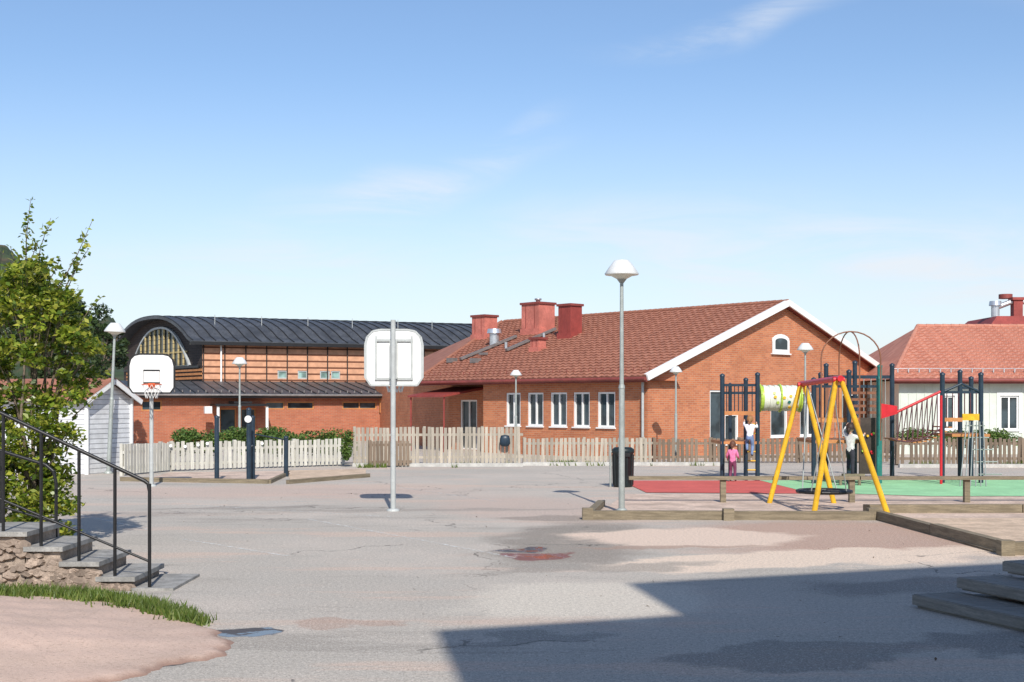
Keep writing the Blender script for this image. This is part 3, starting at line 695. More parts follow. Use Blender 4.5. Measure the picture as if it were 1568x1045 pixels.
# ------------------------------------------------------------------ street lamps
def lamp(x,y,h,s=1.0,tilt=0,r=.05):
    b=MB()
    b.cyl((0,0,0),(0,0,h*.5),r*1.15,r*1.05,12,0); b.cyl((0,0,h*.5),(0,0,h-.42*s),r*.8,r*.65,12,0)
    b.cyl((0,0,h*.5-.04),(0,0,h*.5+.03),r*1.25,r*1.0,12,0)
    b.lathe((0,0,0),[(r*2.2,0),(r*2.2,.04),(r*1.3,.08)],12,0)
    z=h-.42*s
    b.lathe((0,0,z),[(.04*s,0),(.1*s,.08*s),(.13*s,.1*s)],16,0)
    b.lathe((0,0,z),[(.09*s,.07*s),(.22*s,.14*s),(.285*s,.16*s)],24,2)
    b.lathe((0,0,z),[(.305*s,.145*s),(.315*s,.165*s),(.24*s,.28*s),(.15*s,.395*s),(.13*s,.415*s),(0,.425*s)],24,1)
    b.lathe((0,0,z),[(.305*s,.145*s),(.26*s,.15*s),(.0,.2*s)],24,1)
    o=b.build('street_lamp',[GALV,LAMPM,TUBE]); o.location=(x,y,0); o.rotation_euler=(0,tilt,0); return o
x,y=gp(952,785); lamp(x,y,4.63,1.0)
lamp(X(166,36.5),36.5,4.3,.95,.045,.055)
lamp(X(367,50),50,3.8,.95); lamp(X(790,43),43,3.12,.65,0,.04); lamp(X(1035,43.3),43.3,3.25,.7,0,.045); lamp(X(1233,44.5),44.5,4.1,.9)
# ------------------------------------------------------------------ basketball
def hoop(x,y,zb,zt,w,ztop,face,name='basketball_hoop'):
    b=MB(); yb=face*.25; hw=w/2
    b.cyl((0,0,0),(0,0,ztop),.05,.045,12,0); b.lathe((0,0,0),[(.12,0),(.12,.03),(.06,.05)],12,0)
    out=[(-hw*.82,zb),(hw*.82,zb),(hw,zb+.14),(hw,zt-.28),(hw*.93,zt-.13),(hw*.75,zt-.03),(hw*.5,zt),(-hw*.5,zt),(-hw*.75,zt-.03),(-hw*.93,zt-.13),(-hw,zt-.28),(-hw,zb+.14)]
    n=len(out)
    vs=[(a,yb-.015,z) for a,z in out]+[(a,yb+.015,z) for a,z in out]
    b.add(vs,[tuple(range(n)),tuple(range(n,2*n))]+[(i,(i+1)%n,n+(i+1)%n,n+i) for i in range(n)],1)
    for i in range(n):
        a=out[i];c_=out[(i+1)%n]; b.beam((a[0]*.985,yb,a[1]),(c_[0]*.985,yb,c_[1]),.05,.035,3 if face<0 else 0)
    yy=yb+face*.021; s=.19; zc=zb+.24
    for p,q in (((-s,zc),(s,zc)),((-s,zc+.3),(s,zc+.3)),((-s,zc),(-s,zc+.3)),((s,zc),(s,zc+.3))): b.beam((p[0],yy,p[1]),(q[0],yy,q[1]),.006,.035,3)
    yr_=yb-face*.035
    for a in (-.31*w,.31*w): b.beam((a,yr_,zb+.1),(a,yr_,zt-.12),.035,.04,0)
    for z in (zb+.12,zt-.2): b.beam((-.33*w,yr_,z),(.33*w,yr_,z),.03,.045,0)
    if face>0: b.beam((0,yb*.5,zt-.2),(0,yb*.5,zb+.12),.14,.1,0)
    for z in (zb+.2,zt-.3): b.beam((0,0,z),(0,yb,z),.06,.06,0)
    zc=zb+.2; r=.225; cy=yb+face*(.12+r); pts=[(r*math.cos(t),cy+r*math.sin(t),zc) for t in np.linspace(0,2*math.pi,21)]
    b.path(pts,.013,6,2); b.beam((-.05,yb,zc),(-.05,cy-face*r,zc),.02,.02,2); b.beam((.05,yb,zc),(.05,cy-face*r,zc),.02,.02,2); b.box((0,yb+face*.03,zc-.03),(.16,.03,.12),0,2)
    m=12
    for k in range(m):
        for sg in (1,-1):
            prev=None
            for j in range(4):
                t=2*math.pi*(k+sg*j*.5)/m; rr=r*(1-.14*j); q=(rr*math.cos(t),cy+rr*math.sin(t),zc-.11*j)
                if prev: b.cyl(prev,q,.007,n=4,mat=4,caps=False)
                prev=q
    o=b.build(name,[LGREY,WHITE,ORANGE,BLACK,NET]); o.location=(x,y,0); return o
x,y=gp(232,745); o=hoop(x,y,2.25,3.18,1.07,2.9,-1); o.rotation_euler=(0,0,.28)
x,y=gp(602,783); o=hoop(x,y,2.34,3.38,1.08,3.55,1); o.rotation_euler=(0,0,.03)
# ------------------------------------------------------------------ bin
b=MB(); x,y=gp(954,746)
b.lathe((0,0,0),[(.2,.0),(.235,.03),(.25,.8),(.27,.82),(.27,.9),(.2,.95),(0,.96)],20,0,1,.9)
b.box((0,-.235,.78),(.3,.05,.09),0,1); b.cyl((-.3,.0,0),(-.3,.0,1.0),.025,n=8,mat=2); b.cyl((-.3,0,.85),(0,0,.85),.015,n=6,mat=2)
for k in range(10):
    t=k*.628; b.beam((.24*math.cos(t),.216*math.sin(t),.05),(.256*math.cos(t),.23*math.sin(t),.78),.02,.012,0)
b.build('litter_bin',[M('bin_dark_green',(.012,.02,.022),.45,.3),BLACK,GALV],loc=(x,y,0))
# ------------------------------------------------------------------ playground surfaces and timber edges
sheet('play_sand_ground',[(1.35,22.05),(6.2,22.05),(18,22.6),(18,28.4),(2.5,28.2)],.006,SANDP)
sheet('sandpit_ground',[(6.25,22.0),(6.45,16.9),(9.5,17.6),(18,19),(18,22.2)],.03,SAND)
sheet('red_rubber_ground',[(3.0,28.6),(6.6,28.2),(7.2,31),(6.4,33),(2.8,33)],.012,RUBR)
sheet('green_rubber_ground',[(6.6,28.6),(9,27.4),(20,27.6),(20,33.4),(6.4,33)],.016,RUBG)
tb=MB()
def tim(p,q,z=.14,w_=.14):
    p=Vector((*p,0));q=Vector((*q,0));L=(q-p).length;k=max(1,int(L/2.4)); 
    for i in range(k):
        a=p.lerp(q,i/k);c_=p.lerp(q,(i+1)/k); dd=(c_-a).normalized(); zz_=z+random.uniform(-.015,.015)
        tb.beam(a+dd*.01+Vector((0,0,zz_/2)),c_-dd*.01+Vector((0,0,zz_/2)),w_,zz_)
tim((1.3,22.05),(6.2,21.95),.15); tim((1.3,22.1),(1.75,25),.12); tim((6.3,22.1),(6.55,16.85),.16); tim((6.5,16.9),(12,17.5),.16); tim((6.4,23.3),(18,23.6),.16)
for p in ((1.3,22.05),(6.2,22.0),(6.5,16.85),(3.7,21.9)): tb.box((p[0],p[1],.1),(.18,.18,.2),0)
tb.build('sandpit_timber_edging',[TIMBER])
rb=MB()
for px in (1107,1304,1480,1640): 
    x,y=gp(px,770); rb.box((x,y,.24),(.11,.11,.5),0)
for a,b_ in ((2.35,7.0),(7.0,12.5)): rb.beam((a,25.75,.5),(b_-.02,25.75,.5),.14,.07)
rb.build('low_timber_rail',[TIMBER])
tb=MB()
tim(gp(185,737),gp(412,741),.12,.12); tim(gp(412,741),gp(440,728),.1,.1); tim(gp(440,741.5),gp(565,731),.1,.1)
tb.build('play_corner_edging',[TIMBER])
sheet('left_sand_ground',[gp(215,737),gp(410,739.5),gp(445,722),gp(260,724)],.01,SANDP)
sheet('left_sand_ground',[gp(445,739),gp(560,730),gp(560,719),gp(440,721)],.01,SAND)
pb=MB()
for px,pt,pbm in ((332,640,737),(381,628,738),(387,640,735),(438,671,730)):
    x,y=gp(px,pbm); zt=Z(pt,y); pb.cyl((x,y,0),(x,y,zt),.062,n=12,mat=0); pb.lathe((x,y,zt),[(.07,0),(.07,.03),(0,.07)],12,0)
x2,y2=gp(381,738); pb.cyl((x2,y2,.9),(gp(387,735)[0],gp(387,735)[1],.9),.02,n=8,mat=1)
pb.cyl((x2,y2-.07,1.6),(x2,y2-.1,1.6),.09,n=14,mat=2)
x3,y3=gp(387,735); pb.cyl((x3,y3,1.2),(gp(438,730)[0],gp(438,730)[1],1.0),.018,n=8,mat=0)
pb.build('exercise_bar_frame',[NAVY,GALV,WHITE])
# ------------------------------------------------------------------ swing (yellow A frames)
sw=MB()
ya,yb2=22.75,25.6
apA=(X(1284,ya),ya,Z(580,ya)); apB=(X(1229,yb2),yb2,Z(588,yb2))
for ap,(l,rr),yy in ((apA,(1246,1360),ya),(apB,(1178,1277),yb2)):
    for px in (l,rr):
        x=X(px,yy); sw.cyl((x,yy,0),(ap[0]+(.04 if px==rr else -.04),ap[1],ap[2]),.052,.047,12,0)
    sw.cyl((ap[0]-.1,ap[1],ap[2]-.02),(ap[0]+.1,ap[1],ap[2]-.02),.05,n=10,mat=1)
sw.cyl((apA[0],apA[1]-.15,apA[2]),(apB[0],apB[1]+.15,apB[2]),.055,n=12,mat=1)
cx=(apA[0]+apB[0])/2; cy=(ya+yb2)/2; zs=.34; r=.5
cen=Vector((X(1262,cy),cy,zs))
for rr_ in (r,r-.05): sw.path([(cen.x+rr_*math.cos(t),cen.y+rr_*.95*math.sin(t),zs) for t in np.linspace(0,2*math.pi,21)],.035,8,2)
for k in range(-4,5):
    h_=math.sqrt(max(0,r*r-(k*.11)**2)); sw.cyl((cen.x+k*.11,cen.y-h_,zs),(cen.x+k*.11,cen.y+h_,zs),.008,n=4,mat=2); sw.cyl((cen.x-h_,cen.y+k*.11,zs),(cen.x+h_,cen.y+k*.11,zs),.008,n=4,mat=2)
for sx in (-1,1):
    for sy in (-1,1):
        sw.cyl((cen.x+sx*.33,cen.y+sy*.35,zs),(cx,cy+sy*1.0,apA[2]-.05),.012,n=5,mat=3)
sw.build('basket_swing',[YELLOW,RED,BLACK,GALV])
# ------------------------------------------------------------------ climbing tower structure
pl=MB() # 0 navy,1 teal,2 orange wood,3 red,4 galv,5 dark panel,6 tube,7 lime,8 yellow,9 rope,10 brown
def pole(px,D,top,m=0,r=.06,z0=0): x=X(px,D); pl.cyl((x,D,z0),(x,D,Z(top,D)),r,n=12,mat=m); pl.lathe((x,D,Z(top,D)),[(r*1.15,-.02),(r*1.15,.03),(0,.07)],12,m); return x
a1=pole(1106,33.2,576); a2=pole(1160,33.2,574); a3=pole(1142,34.8,582)
a5=pole(1118,34.8,590,0,.05)
def bx(pxa,pxb,D,ya_,yb_,th,m): xa,xb=X(pxa,D),X(pxb,D); za_,zb_=Z(ya_,D),Z(yb_,D); pl.hexa([(xa,D,zb_),(xb,D,zb_),(xb,D+th,zb_),(xa,D+th,zb_),(xa,D,za_),(xb,D,za_),(xb,D+th,za_),(xa,D+th,za_)],m)
pl.box(((a1+a2)/2,34,.98),(1.0,1.7,.07),0,2)
bx(1106,1160,33.2,630,636,.06,2); bx(1106,1160,33.2,588,592,.05,0); bx(1108,1158,34.8,600,604,.05,0)
for px in (1113,1119,1125,1131,1137,1152): 
    x=X(px,33.2); pl.cyl((x,33.22,Z(634,33.2)),(x,33.22,Z(590,33.2)),.014,n=5,mat=0)
for yy in (650,664,678,692,706,720): x=X(1143,33.2); pl.cyl((x,33.2,Z(yy,33.2)),(a2,33.2,Z(yy,33.2)),.022,n=6,mat=8)
pl.cyl((X(1143,33.2),33.2,0),(X(1143,33.2),33.2,Z(636,33.2)),.035,n=8,mat=0)
tx0,tx1=X(1163,33.6),X(1224,33.6); tz=Z(610,33.6); tr_=.33
segs=14
for i in range(segs):
    xa=tx0+(tx1-tx0)*i/segs; xb=tx0+(tx1-tx0)*(i+1)/segs; rr_=tr_+(.012 if i%2 else 0)
    vs=[];n=24
    for xx in (xa,xb):
        for k in range(n): t=2*math.pi*k/n; vs.append((xx,33.6+rr_*math.cos(t),tz+rr_*math.sin(t)))
    pl.add(vs,[(k,(k+1)%n,n+(k+1)%n,n+k) for k in range(n)],6 if i not in (0,13) else 7,True)
for xx in (tx0,tx1,(tx0+tx1)/2): pl.path([(xx,33.6+(tr_+.02)*math.cos(t),tz+(tr_+.02)*math.sin(t)) for t in np.linspace(0,2*math.pi,25)],.03,6,7)
for k in range(9):
    xx=random.uniform(tx0+.1,tx1-.1); t=-math.pi+random.uniform(-.9,.9)
    p=Vector((xx,33.6+tr_*math.cos(t),tz+tr_*math.sin(t))); q=p+Vector((0,math.cos(t)*.03,math.sin(t)*.03)); pl.cyl(p,q,.04,n=10,mat=random.choice([7,7,8,1]))
for px,D,t_ in ((1246,31.8,582),(1265,33.6,560),(1300,31.6,570),(1309,33.6,556),(1347,31.8,562),(1366,33.6,560)): pole(px,D,t_,0 if px!=1347 else 1)
pole(1345,31.2,580,1,.05); pole(1256,32.4,574,0,.05)
xm0,xm1=X(1246,31.8),X(1347,31.8)
pl.box(((xm0+xm1)/2,32.7,1.05),(xm1-xm0,1.9,.08),0,2)
bx(1246,1347,31.8,640,647,.06,2); bx(1246,1347,31.8,590,594,.05,0); bx(1265,1366,33.6,575,580,.05,0)
for k in range(7): bx(1250+k*7,1254+k*7,31.78,594,640,.03,2 if k%2 else 10)
for yy in (600,610,620,630): bx(1302,1346,31.82,yy,yy+4,.03,10)
for k in range(9): x=X(1268+k*11,33.6); pl.cyl((x,33.62,1.1),(x,33.62,Z(578,33.6)),.013,n=5,mat=4)
bx(1316,1342,31.5,640,726,.06,5)
for k in range(8): px,yy=random.uniform(1320,1338),random.uniform(650,715); pl.cyl((X(px,31.5),31.5,Z(yy,31.5)),(X(px,31.5),31.44,Z(yy,31.5)),.03,n=8,mat=random.choice([3,8,7]))
for off in (0,.04): pl.add([(X(1348,31.6),31.6+off,Z(618,31.6)),(X(1348,31.6),31.6+off,Z(642,31.6)),(X(1374,31.6),31.6+off,Z(634,31.6)),(X(1374,31.6),31.6+off,Z(622,31.6))],[(0,1,2,3)],3)
for px,D,t_ in ((1443,32.0,574),(1470,33.4,570),(1502,32.0,574),(1487,33.4,580)): pole(px,D,t_,0)
for D in (32.0,33.2):
    pl.cyl((X(1372,D),D,Z(632,D)),(X(1440,D),D,Z(600,D)),.035,n=8,mat=3)
    pts_=[(X(1366+k*77/10,D),D,Z(672+12*(4*(k/10)*(1-k/10))-18*k/10,D)) for k in range(11)]
    pl.path(pts_,.018,5,9)
    for k in range(1,10): pl.cyl(pts_[k],(pts_[k][0],D,Z(632-32*k/10,D)),.013,n=4,mat=9); 
    for k in range(1,9): pl.cyl(pts_[k],(pts_[k+1][0],D,Z(632-32*(k+1)/10,D)),.013,n=4,mat=9)
for k in range(11):
    t=k/10; yv=672+12*4*t*(1-t)-18*t; pl.box((X(1366+77*t,32.6),32.6,Z(yv,32.6)),(.09,1.2,.03),0,2)
pl.path([(X(1443,32),32,Z(601,32)),(X(1472,32),32,Z(588,32)),(X(1502,32),32,Z(601,32))],.03,8,0)
bx(1443,1502,32.0,599,603,.05,0); bx(1470,1487,33.4,592,596,.05,0)
pl.box((X(1472,32.7),32.7,1.2),(.95,1.4,.07),0,2)
bx(1474,1502,31.97,634,644,.05,8); bx(1443,1474,31.97,640,646,.05,2)
pl.cyl((X(1441,31.5),31.5,0),(X(1441,31.5),31.5,Z(606,31.5)),.035,n=8,mat=3)
for k in range(6): pl.cyl((X(1450+k*9,32),32.0,Z(640,32)),(X(1450+k*9,32),32,Z(602,32)),.014,n=5,mat=9)
for k in range(6): 
    pl.cyl((X(1478+k*5,32),31.9,Z(646,32)),(X(1470+k*8,30.6),30.6,.02),.014,n=4,mat=4)
for k in range(5):
    t=k/5; pl.cyl((X(1476-6*t*.5,32),31.9-1.2*t,Z(652,32)*(1-t)),(X(1506+4*t,32),31.9-1.2*t,Z(652,32)*(1-t)),.014,n=4,mat=4)
for D,pxc,rad in ((31.0,1303,.72),(32.2,1300,.75)):
    zc_=Z(508,D)-rad*.9
    pts_=[(X(pxc,D)+rad*math.cos(t),D,zc_+rad*.9*math.sin(t)) for t in np.linspace(0,math.pi,15)]
    if D==32.2: pts_=[(X(pxc,D),D+1.4*math.cos(t)*.7,zc_+rad*.9*math.sin(t)) for t in np.linspace(0,math.pi,15)]
    pl.path(pts_,.018,6,10)
    for sg in (0,-1): pl.cyl(pts_[sg],(pts_[sg][0],pts_[sg][1],1.1),.018,n=6,mat=10)
pl.build('climbing_frame_playground',[NAVY,TEAL,ORWOOD,RED,GALV,DARKPANEL,TUBE,LIME,YELLOW,ROPE,M('brown_bar',(.22,.09,.05),.5)])
# ------------------------------------------------------------------ wooden step platform (right foreground)
dk=MB(); e1=Vector((.933,.36)).normalized(); e2=Vector((e1.y,-e1.x)); pc_=Vector((3.94,12.55))
for i,(off,z) in enumerate(((0,.13),(.48,.28),(.98,.43))):
    p=pc_+e1*off+e2*(off*.15)
    f=(p[:],e1[:],e2[:])
    dk.ob(f,.02,4,.03,3.5,z-.12 if i else 0,z-.035,0)
    for k in range(26):
        if k*.135<(.5 if i<2 else 3): dk.ob(f,k*.135,k*.135+.125,0,3.55,z-.033,z+random.uniform(-.002,.002),0)
    dk.ob(f,-.02,-.001,0,3.55,z-.1,z-.005,0)
dk.build('wooden_step_platform',[TIMBERG])
# ------------------------------------------------------------------ building behind the viewpoint (casts the foreground shadow)
e=empty('apartment_block')
SE=math.radians(38); SA=math.radians(8)
sd=Vector((math.sin(SA),-math.cos(SA)))
def back(px,py,Hh): q=Vector(gp(px,py)); return q+sd*(Hh/math.tan(SE))
H1=12.0; K1=back(666,966,H1); q=back(1040,942,H1); dirf=(q-K1).normalized()
L12=(q-K1).length
H2=H1+2.15*math.tan(SE)
w=MB(); fr=MB(); gl=MB()
ops=[]
for fl_ in range(4):
    for k in range(9):
        ops.append((L12+.8+k*2.6,L12+2.1+k*2.6,1.0+fl_*3,2.4+fl_*3,2))
nf=Vector((-dirf.y,dirf.x)); fb2=(K1[:],dirf[:],nf[:])
facade(w,fr,gl,fb2,26,0,H1,ops,.12)
w.ob(fb2,0.0,L12-.001,-9,-.16,H1-.2,H1,1); 
w.ob(fb2,L12,26,-9,-.0,H1+.002,H2,0)
w.ob(fb2,0,.2,-9,-.15,0,H1-.2,0); w.ob(fb2,0,26,-9.2,-9,0,H1,0)
w.build('walls',[GREENW,MAROON],e); fr.build('window_frames',[WHITE],e); gl.build('window_glass',[GLASS],e)
# ------------------------------------------------------------------ vegetation: left shrub
e=empty('leafy_shrub_tree'); D=17.4
prof=[(395,25,70),(430,5,95),(470,-20,125),(520,-40,145),(570,-50,150),(620,-50,140),(680,-50,115),(740,-50,105),(800,-20,105),(835,20,95)]
def rng(py):
    for (y0,a0,b0),(y1,a1,b1) in zip(prof[:-1],prof[1:]):
        if y0<=py<=y1: t=(py-y0)/(y1-y0); return a0+(a1-a0)*t,b0+(b1-b0)*t
    return 20,80
P=[]; limbs=MB(); base=Vector((X(40,D),D+.2,0))
for k in range(8):
    px=random.uniform(15,95); py=random.uniform(440,560); tip=Vector((X(px,D),D+random.uniform(-.4,.6),Z(py,D)))
    mid=base.lerp(tip,.5)+Vector((random.uniform(-.15,.15),random.uniform(-.2,.2),.1))
    b0=base+Vector((random.uniform(-.15,.15),random.uniform(-.2,.2),0))
    limbs.cyl(b0,mid,.035,.022,7); limbs.cyl(mid,tip,.022,.008,6)
for k in range(330):
    py=random.uniform(402,838); a,b_=rng(py); px=random.uniform(a,b_)
    edge_=min(px-a,b_-px)/(b_-a)
    dd=random.uniform(-.9,.9)*(.3+edge_)*1.2
    c=Vector((X(px,D+dd),D+dd,Z(py,D+dd))); r=random.uniform(.07,.23)
    if c.z<.1: continue
    P.append(ball(c,(r*1.1,r*1.1,r*.75),int(30+1150*r*r)))
    if random.random()<.4:
        src=base+Vector((0,0,c.z*.6)); src=src.lerp(c,.55); limbs.cyl(src,c,.010,.004,5)
for (ax,ay),(bx_,by_),n_ in (((40,440),(42,302),60),((55,430),(68,330),38),((30,440),(36,345),40),((85,450),(148,338),52),((95,460),(112,395),30),((120,500),(158,455),30),
                        ((20,430),(25,380),30),((70,440),(92,395),26),((110,520),(140,490),20),((130,600),(165,575),16),((100,440),(128,380),26),((35,420),(60,370),26),
                        ((110,640),(150,600),18),((100,560),(152,540),20),((5,450),(-10,390),20),((100,700),(130,660),16)):
    p=Vector((X(ax,D),D,Z(ay,D))); q=Vector((X(bx_,D),D+random.uniform(-.3,.3),Z(by_,D))); m_=p.lerp(q,.5)+Vector((random.uniform(-.05,.05),0,.03))
    limbs.cyl(p,m_,.009,.006,5); limbs.cyl(m_,q,.006,.003,5)
    for j in range(n_):
        t=random.random()**1.2; c=(p.lerp(m_,t*2) if t<.5 else m_.lerp(q,t*2-1)); sp=.07*(1-t*.6)
        P.append(np.array([c+Vector((random.gauss(0,sp),random.gauss(0,sp),random.gauss(0,.02)))]))
limbs.build('limbs',[BARK],e,uv=False)
LEAF=leafmat('shrub_leaves',[(.07,.13,.015),(.14,.22,.025),(.26,.34,.035),(.42,.46,.05),(.52,.50,.09)],.42,.35)
leafcloud('crown_leaves',np.concatenate(P),.088,LEAF,e,.8)
DG=leafmat('dark_tree_leaves',[(.025,.05,.015),(.045,.08,.022),(.075,.11,.03)],.25)
def tree(name,x,y,h,r,n,mat,leaf=.16):
    e=empty(name); t=MB(); t.cyl((x,y,0),(x+.1,y,h*.45),.16*h/6,.1*h/6,9); P=[]
    for k in range(n):
        th=random.uniform(0,6.28); f=random.random(); z=h*(.28+.68*f); rr=r*math.sin(math.pi*min(1,.12+f*.86))**.6*random.uniform(.35,1)
        c=Vector((x+rr*math.cos(th),y+rr*math.sin(th),z)); t.cyl((x+.05,y,z*.6),c,.05,.02,5); q=random.uniform(.3,.6)*r*.45
        P.append(ball(c,(q,q,q*.8),int(200)))
    t.build('trunk_and_limbs',[BARK],e,uv=False); leafcloud('crown',np.concatenate(P),leaf,mat,e); return e
tree('deciduous_tree',X(128,48),48,5.9,1.7,34,DG)
tree('deciduous_tree',X(70,44),44,5.4,2.0,30,DG)
tree('deciduous_tree',X(152,58),58,6.4,1.3,30,DG)
def hill(name,pts,D,depth,cols):
    import mathutils
    b=MB(); nx_=260; ny_=22; vs=[];fs=[]
    for j in range(ny_+1):
        for i in range(nx_+1):
            px=pts[0][0]+(pts[-1][0]-pts[0][0])*i/nx_
            for (p0,y0),(p1,y1) in zip(pts[:-1],pts[1:]):
                if p0<=px<=p1: yy=y0+(y1-y0)*(px-p0)/(p1-p0)
            t=j/ny_; y=D-depth+depth*1.6*t; z=(Z(yy,D)+1)*math.sin(min(1,t/.62)*math.pi/2)*(1 if t<.62 else max(0,1-2.6*(t-.62)))
            x=X(px,y); nz_=mathutils.noise.noise(Vector((x*.12,y*.12,3)))*4+mathutils.noise.noise(Vector((x*.4,y*.4,7)))*2.2
            vs.append((x,y,max(-1,z-1+nz_*min(1,z/12))))
    for j in range(ny_):
        for i in range(nx_): q=j*(nx_+1)+i; fs.append((q,q+1,q+nx_+2,q+nx_+1))
    b.add(vs,fs,0,False)
    m,nt,bb=newmat(name+'_forest'); g_=N(nt,'ShaderNodeNewGeometry'); v=N(nt,'ShaderNodeTexVoronoi'); v.inputs['Scale'].default_value=.35; nt.links.new(g_.outputs['Position'],v.inputs['Vector'])
    c=mixc(nt,ramp(nt,noise(nt,g_.outputs['Position'],.08,5,.7),.45,.65),cols[0],cols[1]); c=mixc(nt,ramp(nt,v.outputs['Distance'],.2,1.3),c,[x*.4 for x in cols[0]])
    nt.links.new(c,bb.inputs['Base Color']); bb.inputs['Roughness'].default_value=.95
    b.build(name,[m],uv=False)
hill('forested_hill',[(-700,360),(-120,372),(0,392),(30,410),(60,445),(110,480),(170,505),(220,580),(300,617)],330,160,((.035,.06,.022),(.11,.075,.045)))
hill('distant_tree_line',[(1300,590),(1340,560),(1380,548),(1420,551),(1440,556),(1600,560),(2000,540)],330,120,((.03,.06,.03),(.05,.08,.035)))
# ------------------------------------------------------------------ people
def person(loc,rot,ht,J={},shirt=(.5,.1,.25),pants=(.03,.03,.05),hair=(.12,.06,.03),shoe=(.05,.05,.05),long=True,name='child'):
    j=dict(pel=(0,0,.47),spi=(0,0,.58),che=(0,0,.70),nec=(0,0,.79),hb=(0,-.005,.84),shL=(.095,0,.755),elL=(.13,.0,.62),wrL=(.14,-.03,.50),
      shR=(-.095,0,.755),elR=(-.13,0,.62),wrR=(-.14,-.03,.50),hiL=(.05,0,.45),knL=(.055,-.01,.26),anL=(.055,.01,.06),toL=(.06,-.08,.025),
      hiR=(-.05,0,.45),knR=(-.055,-.01,.26),anR=(-.055,.01,.06),toR=(-.06,-.08,.025)); j.update(J)
    rad=dict(pel=.07,spi=.066,che=.075,nec=.034,hb=.034,sh=.043,el=.034,wr=.024,hi=.056,kn=.042,an=.032,to=.028)
    names=list(j); idx={n:i for i,n in enumerate(names)}
    ed=[('pel','spi'),('spi','che'),('che','nec'),('nec','hb')]
    for s in 'LR': ed+= [('che','sh'+s),('sh'+s,'el'+s),('el'+s,'wr'+s),('pel','hi'+s),('hi'+s,'kn'+s),('kn'+s,'an'+s),('an'+s,'to'+s)]
    bm=bmesh.new(); lay=bm.verts.layers.skin.verify(); vv=[]
    for n_ in names:
        v=bm.verts.new(Vector(j[n_])*ht); r=rad.get(n_,rad.get(n_[:2],.03))*ht; v[lay].radius=(r,r); v[lay].use_root=(n_=='pel'); vv.append(v)
    for a,b_ in ed: bm.edges.new((vv[idx[a]],vv[idx[b_]]))
    me=bpy.data.meshes.new('b'); bm.to_mesh(me); bm.free(); o=bpy.data.objects.new('tmp',me); COL.objects.link(o)
    o.modifiers.new('s','SKIN'); ss=o.modifiers.new('d','SUBSURF'); ss.levels=2; ss.render_levels=2
    dg=bpy.context.evaluated_depsgraph_get(); me2=bpy.data.meshes.new_from_object(o.evaluated_get(dg)); bpy.data.objects.remove(o)
    mats=[M('jacket',shirt,.8,.2,18,0),M('trousers',pants,.8,.2,8,0),SKIN,M('shoe',shoe,.6,.1),M('hair',hair,.6,.3,20,0),BLACK]
    for m in mats: me2.materials.append(m)
    def sd_(p,a,b_): 
        ab=b_-a; t=max(0,min(1,(p-a).dot(ab)/ab.length_squared)); return (p-(a+ab*t)).length
    for p in me2.polygons:
        best=9;mi=0
        for a,b_ in ed:
            dd=sd_(p.center,Vector(j[a])*ht,Vector(j[b_])*ht)
            if dd<best:
                best=dd; mi=2 if (a,b_)==('nec','hb') else 3 if a[:2]=='an' else 1 if (a[:2] in('hi','kn') or (a=='pel' and b_!='spi')) else 0
        p.material_index=mi; p.use_smooth=True
    e_=empty(name,loc); e_.rotation_euler=(0,0,rot)
    bo=bpy.data.objects.new('body',me2); COL.objects.link(bo); bo.parent=e_
    b=MB(); hc=Vector(j['hb'])*ht+Vector((0,-.005*ht,.075*ht)); r=.078*ht
    b.lathe(hc,[(r*math.sin(t)*(.92 if t>1.7 else 1),r*1.15*math.cos(t)) for t in np.linspace(0.01,math.pi-.01,11)],14,2,.92,1)
    b.lathe(hc+Vector((0,-r*.98,-.01*ht)),[(0,.014*ht),(.009*ht,-.002*ht),(.01*ht,-.01*ht),(0,-.014*ht)],6,2)
    for sg in (-1,1):
        b.lathe(hc+Vector((sg*r*.38,-r*.86,.012*ht)),[(0,-.008*ht),(.008*ht,0),(0,.008*ht)],6,5); b.lathe(hc+Vector((sg*r*.92,0,0)),[(0,-.018*ht),(.01*ht,0),(0,.018*ht)],6,2)
    b.box(hc+Vector((0,-r*.88,-.036*ht)),(.03*ht,.008*ht,.006*ht),0,3)
    n=16;prof_=np.linspace(0.02,math.pi*.62,8); vs=[];R_=r*1.09
    for t in prof_:
        for k in range(n):
            a=2*math.pi*k/n; fr_=max(0,-math.sin(a)); tt=t*(1-.42*fr_); vs.append(hc+Vector((R_*.95*math.sin(tt)*math.cos(a),R_*math.sin(tt)*math.sin(a)+.008*ht,R_*1.14*math.cos(tt))))
    b.add(vs,[(i*n+k,i*n+(k+1)%n,(i+1)*n+(k+1)%n,(i+1)*n+k) for i in range(7) for k in range(n)],4,True)
    if long: b.lathe(hc+Vector((0,r*.95,-.04*ht)),[(0,.05*ht),(.03*ht,.03*ht),(.028*ht,-.03*ht),(.01*ht,-.08*ht),(0,-.085*ht)],8,4)
    for s in 'LR':
        w_=Vector(j['wr'+s])*ht; el_=Vector(j['el'+s])*ht; dr=(w_-el_).normalized(); sgn=1 if s=='L' else -1
        sd2=dr.cross(Vector((1,0,0))).normalized(); pm=w_+dr*.045*ht
        b.cyl(w_+dr*.005*ht,pm,.017*ht,.019*ht,8,2)
        for k,ln in enumerate((.03,.036,.034,.027)):
            o_=sd2*((k-1.5)*.0105*ht); m_=pm+o_+dr*ln*.55*ht; b.cyl(pm+o_-dr*.006*ht,m_,.0058*ht,.0052*ht,5,2); b.cyl(m_,m_+dr*ln*.4*ht-Vector((sgn*.008*ht,0,0)),.0052*ht,.004*ht,5,2)
        th=w_+dr*.02*ht-sd2*.016*ht; b.cyl(th,th+dr*.022*ht-sd2*.014*ht,.0065*ht,.005*ht,5,2)
    b.build('head_and_hands',mats,e_,uv=False); return e_
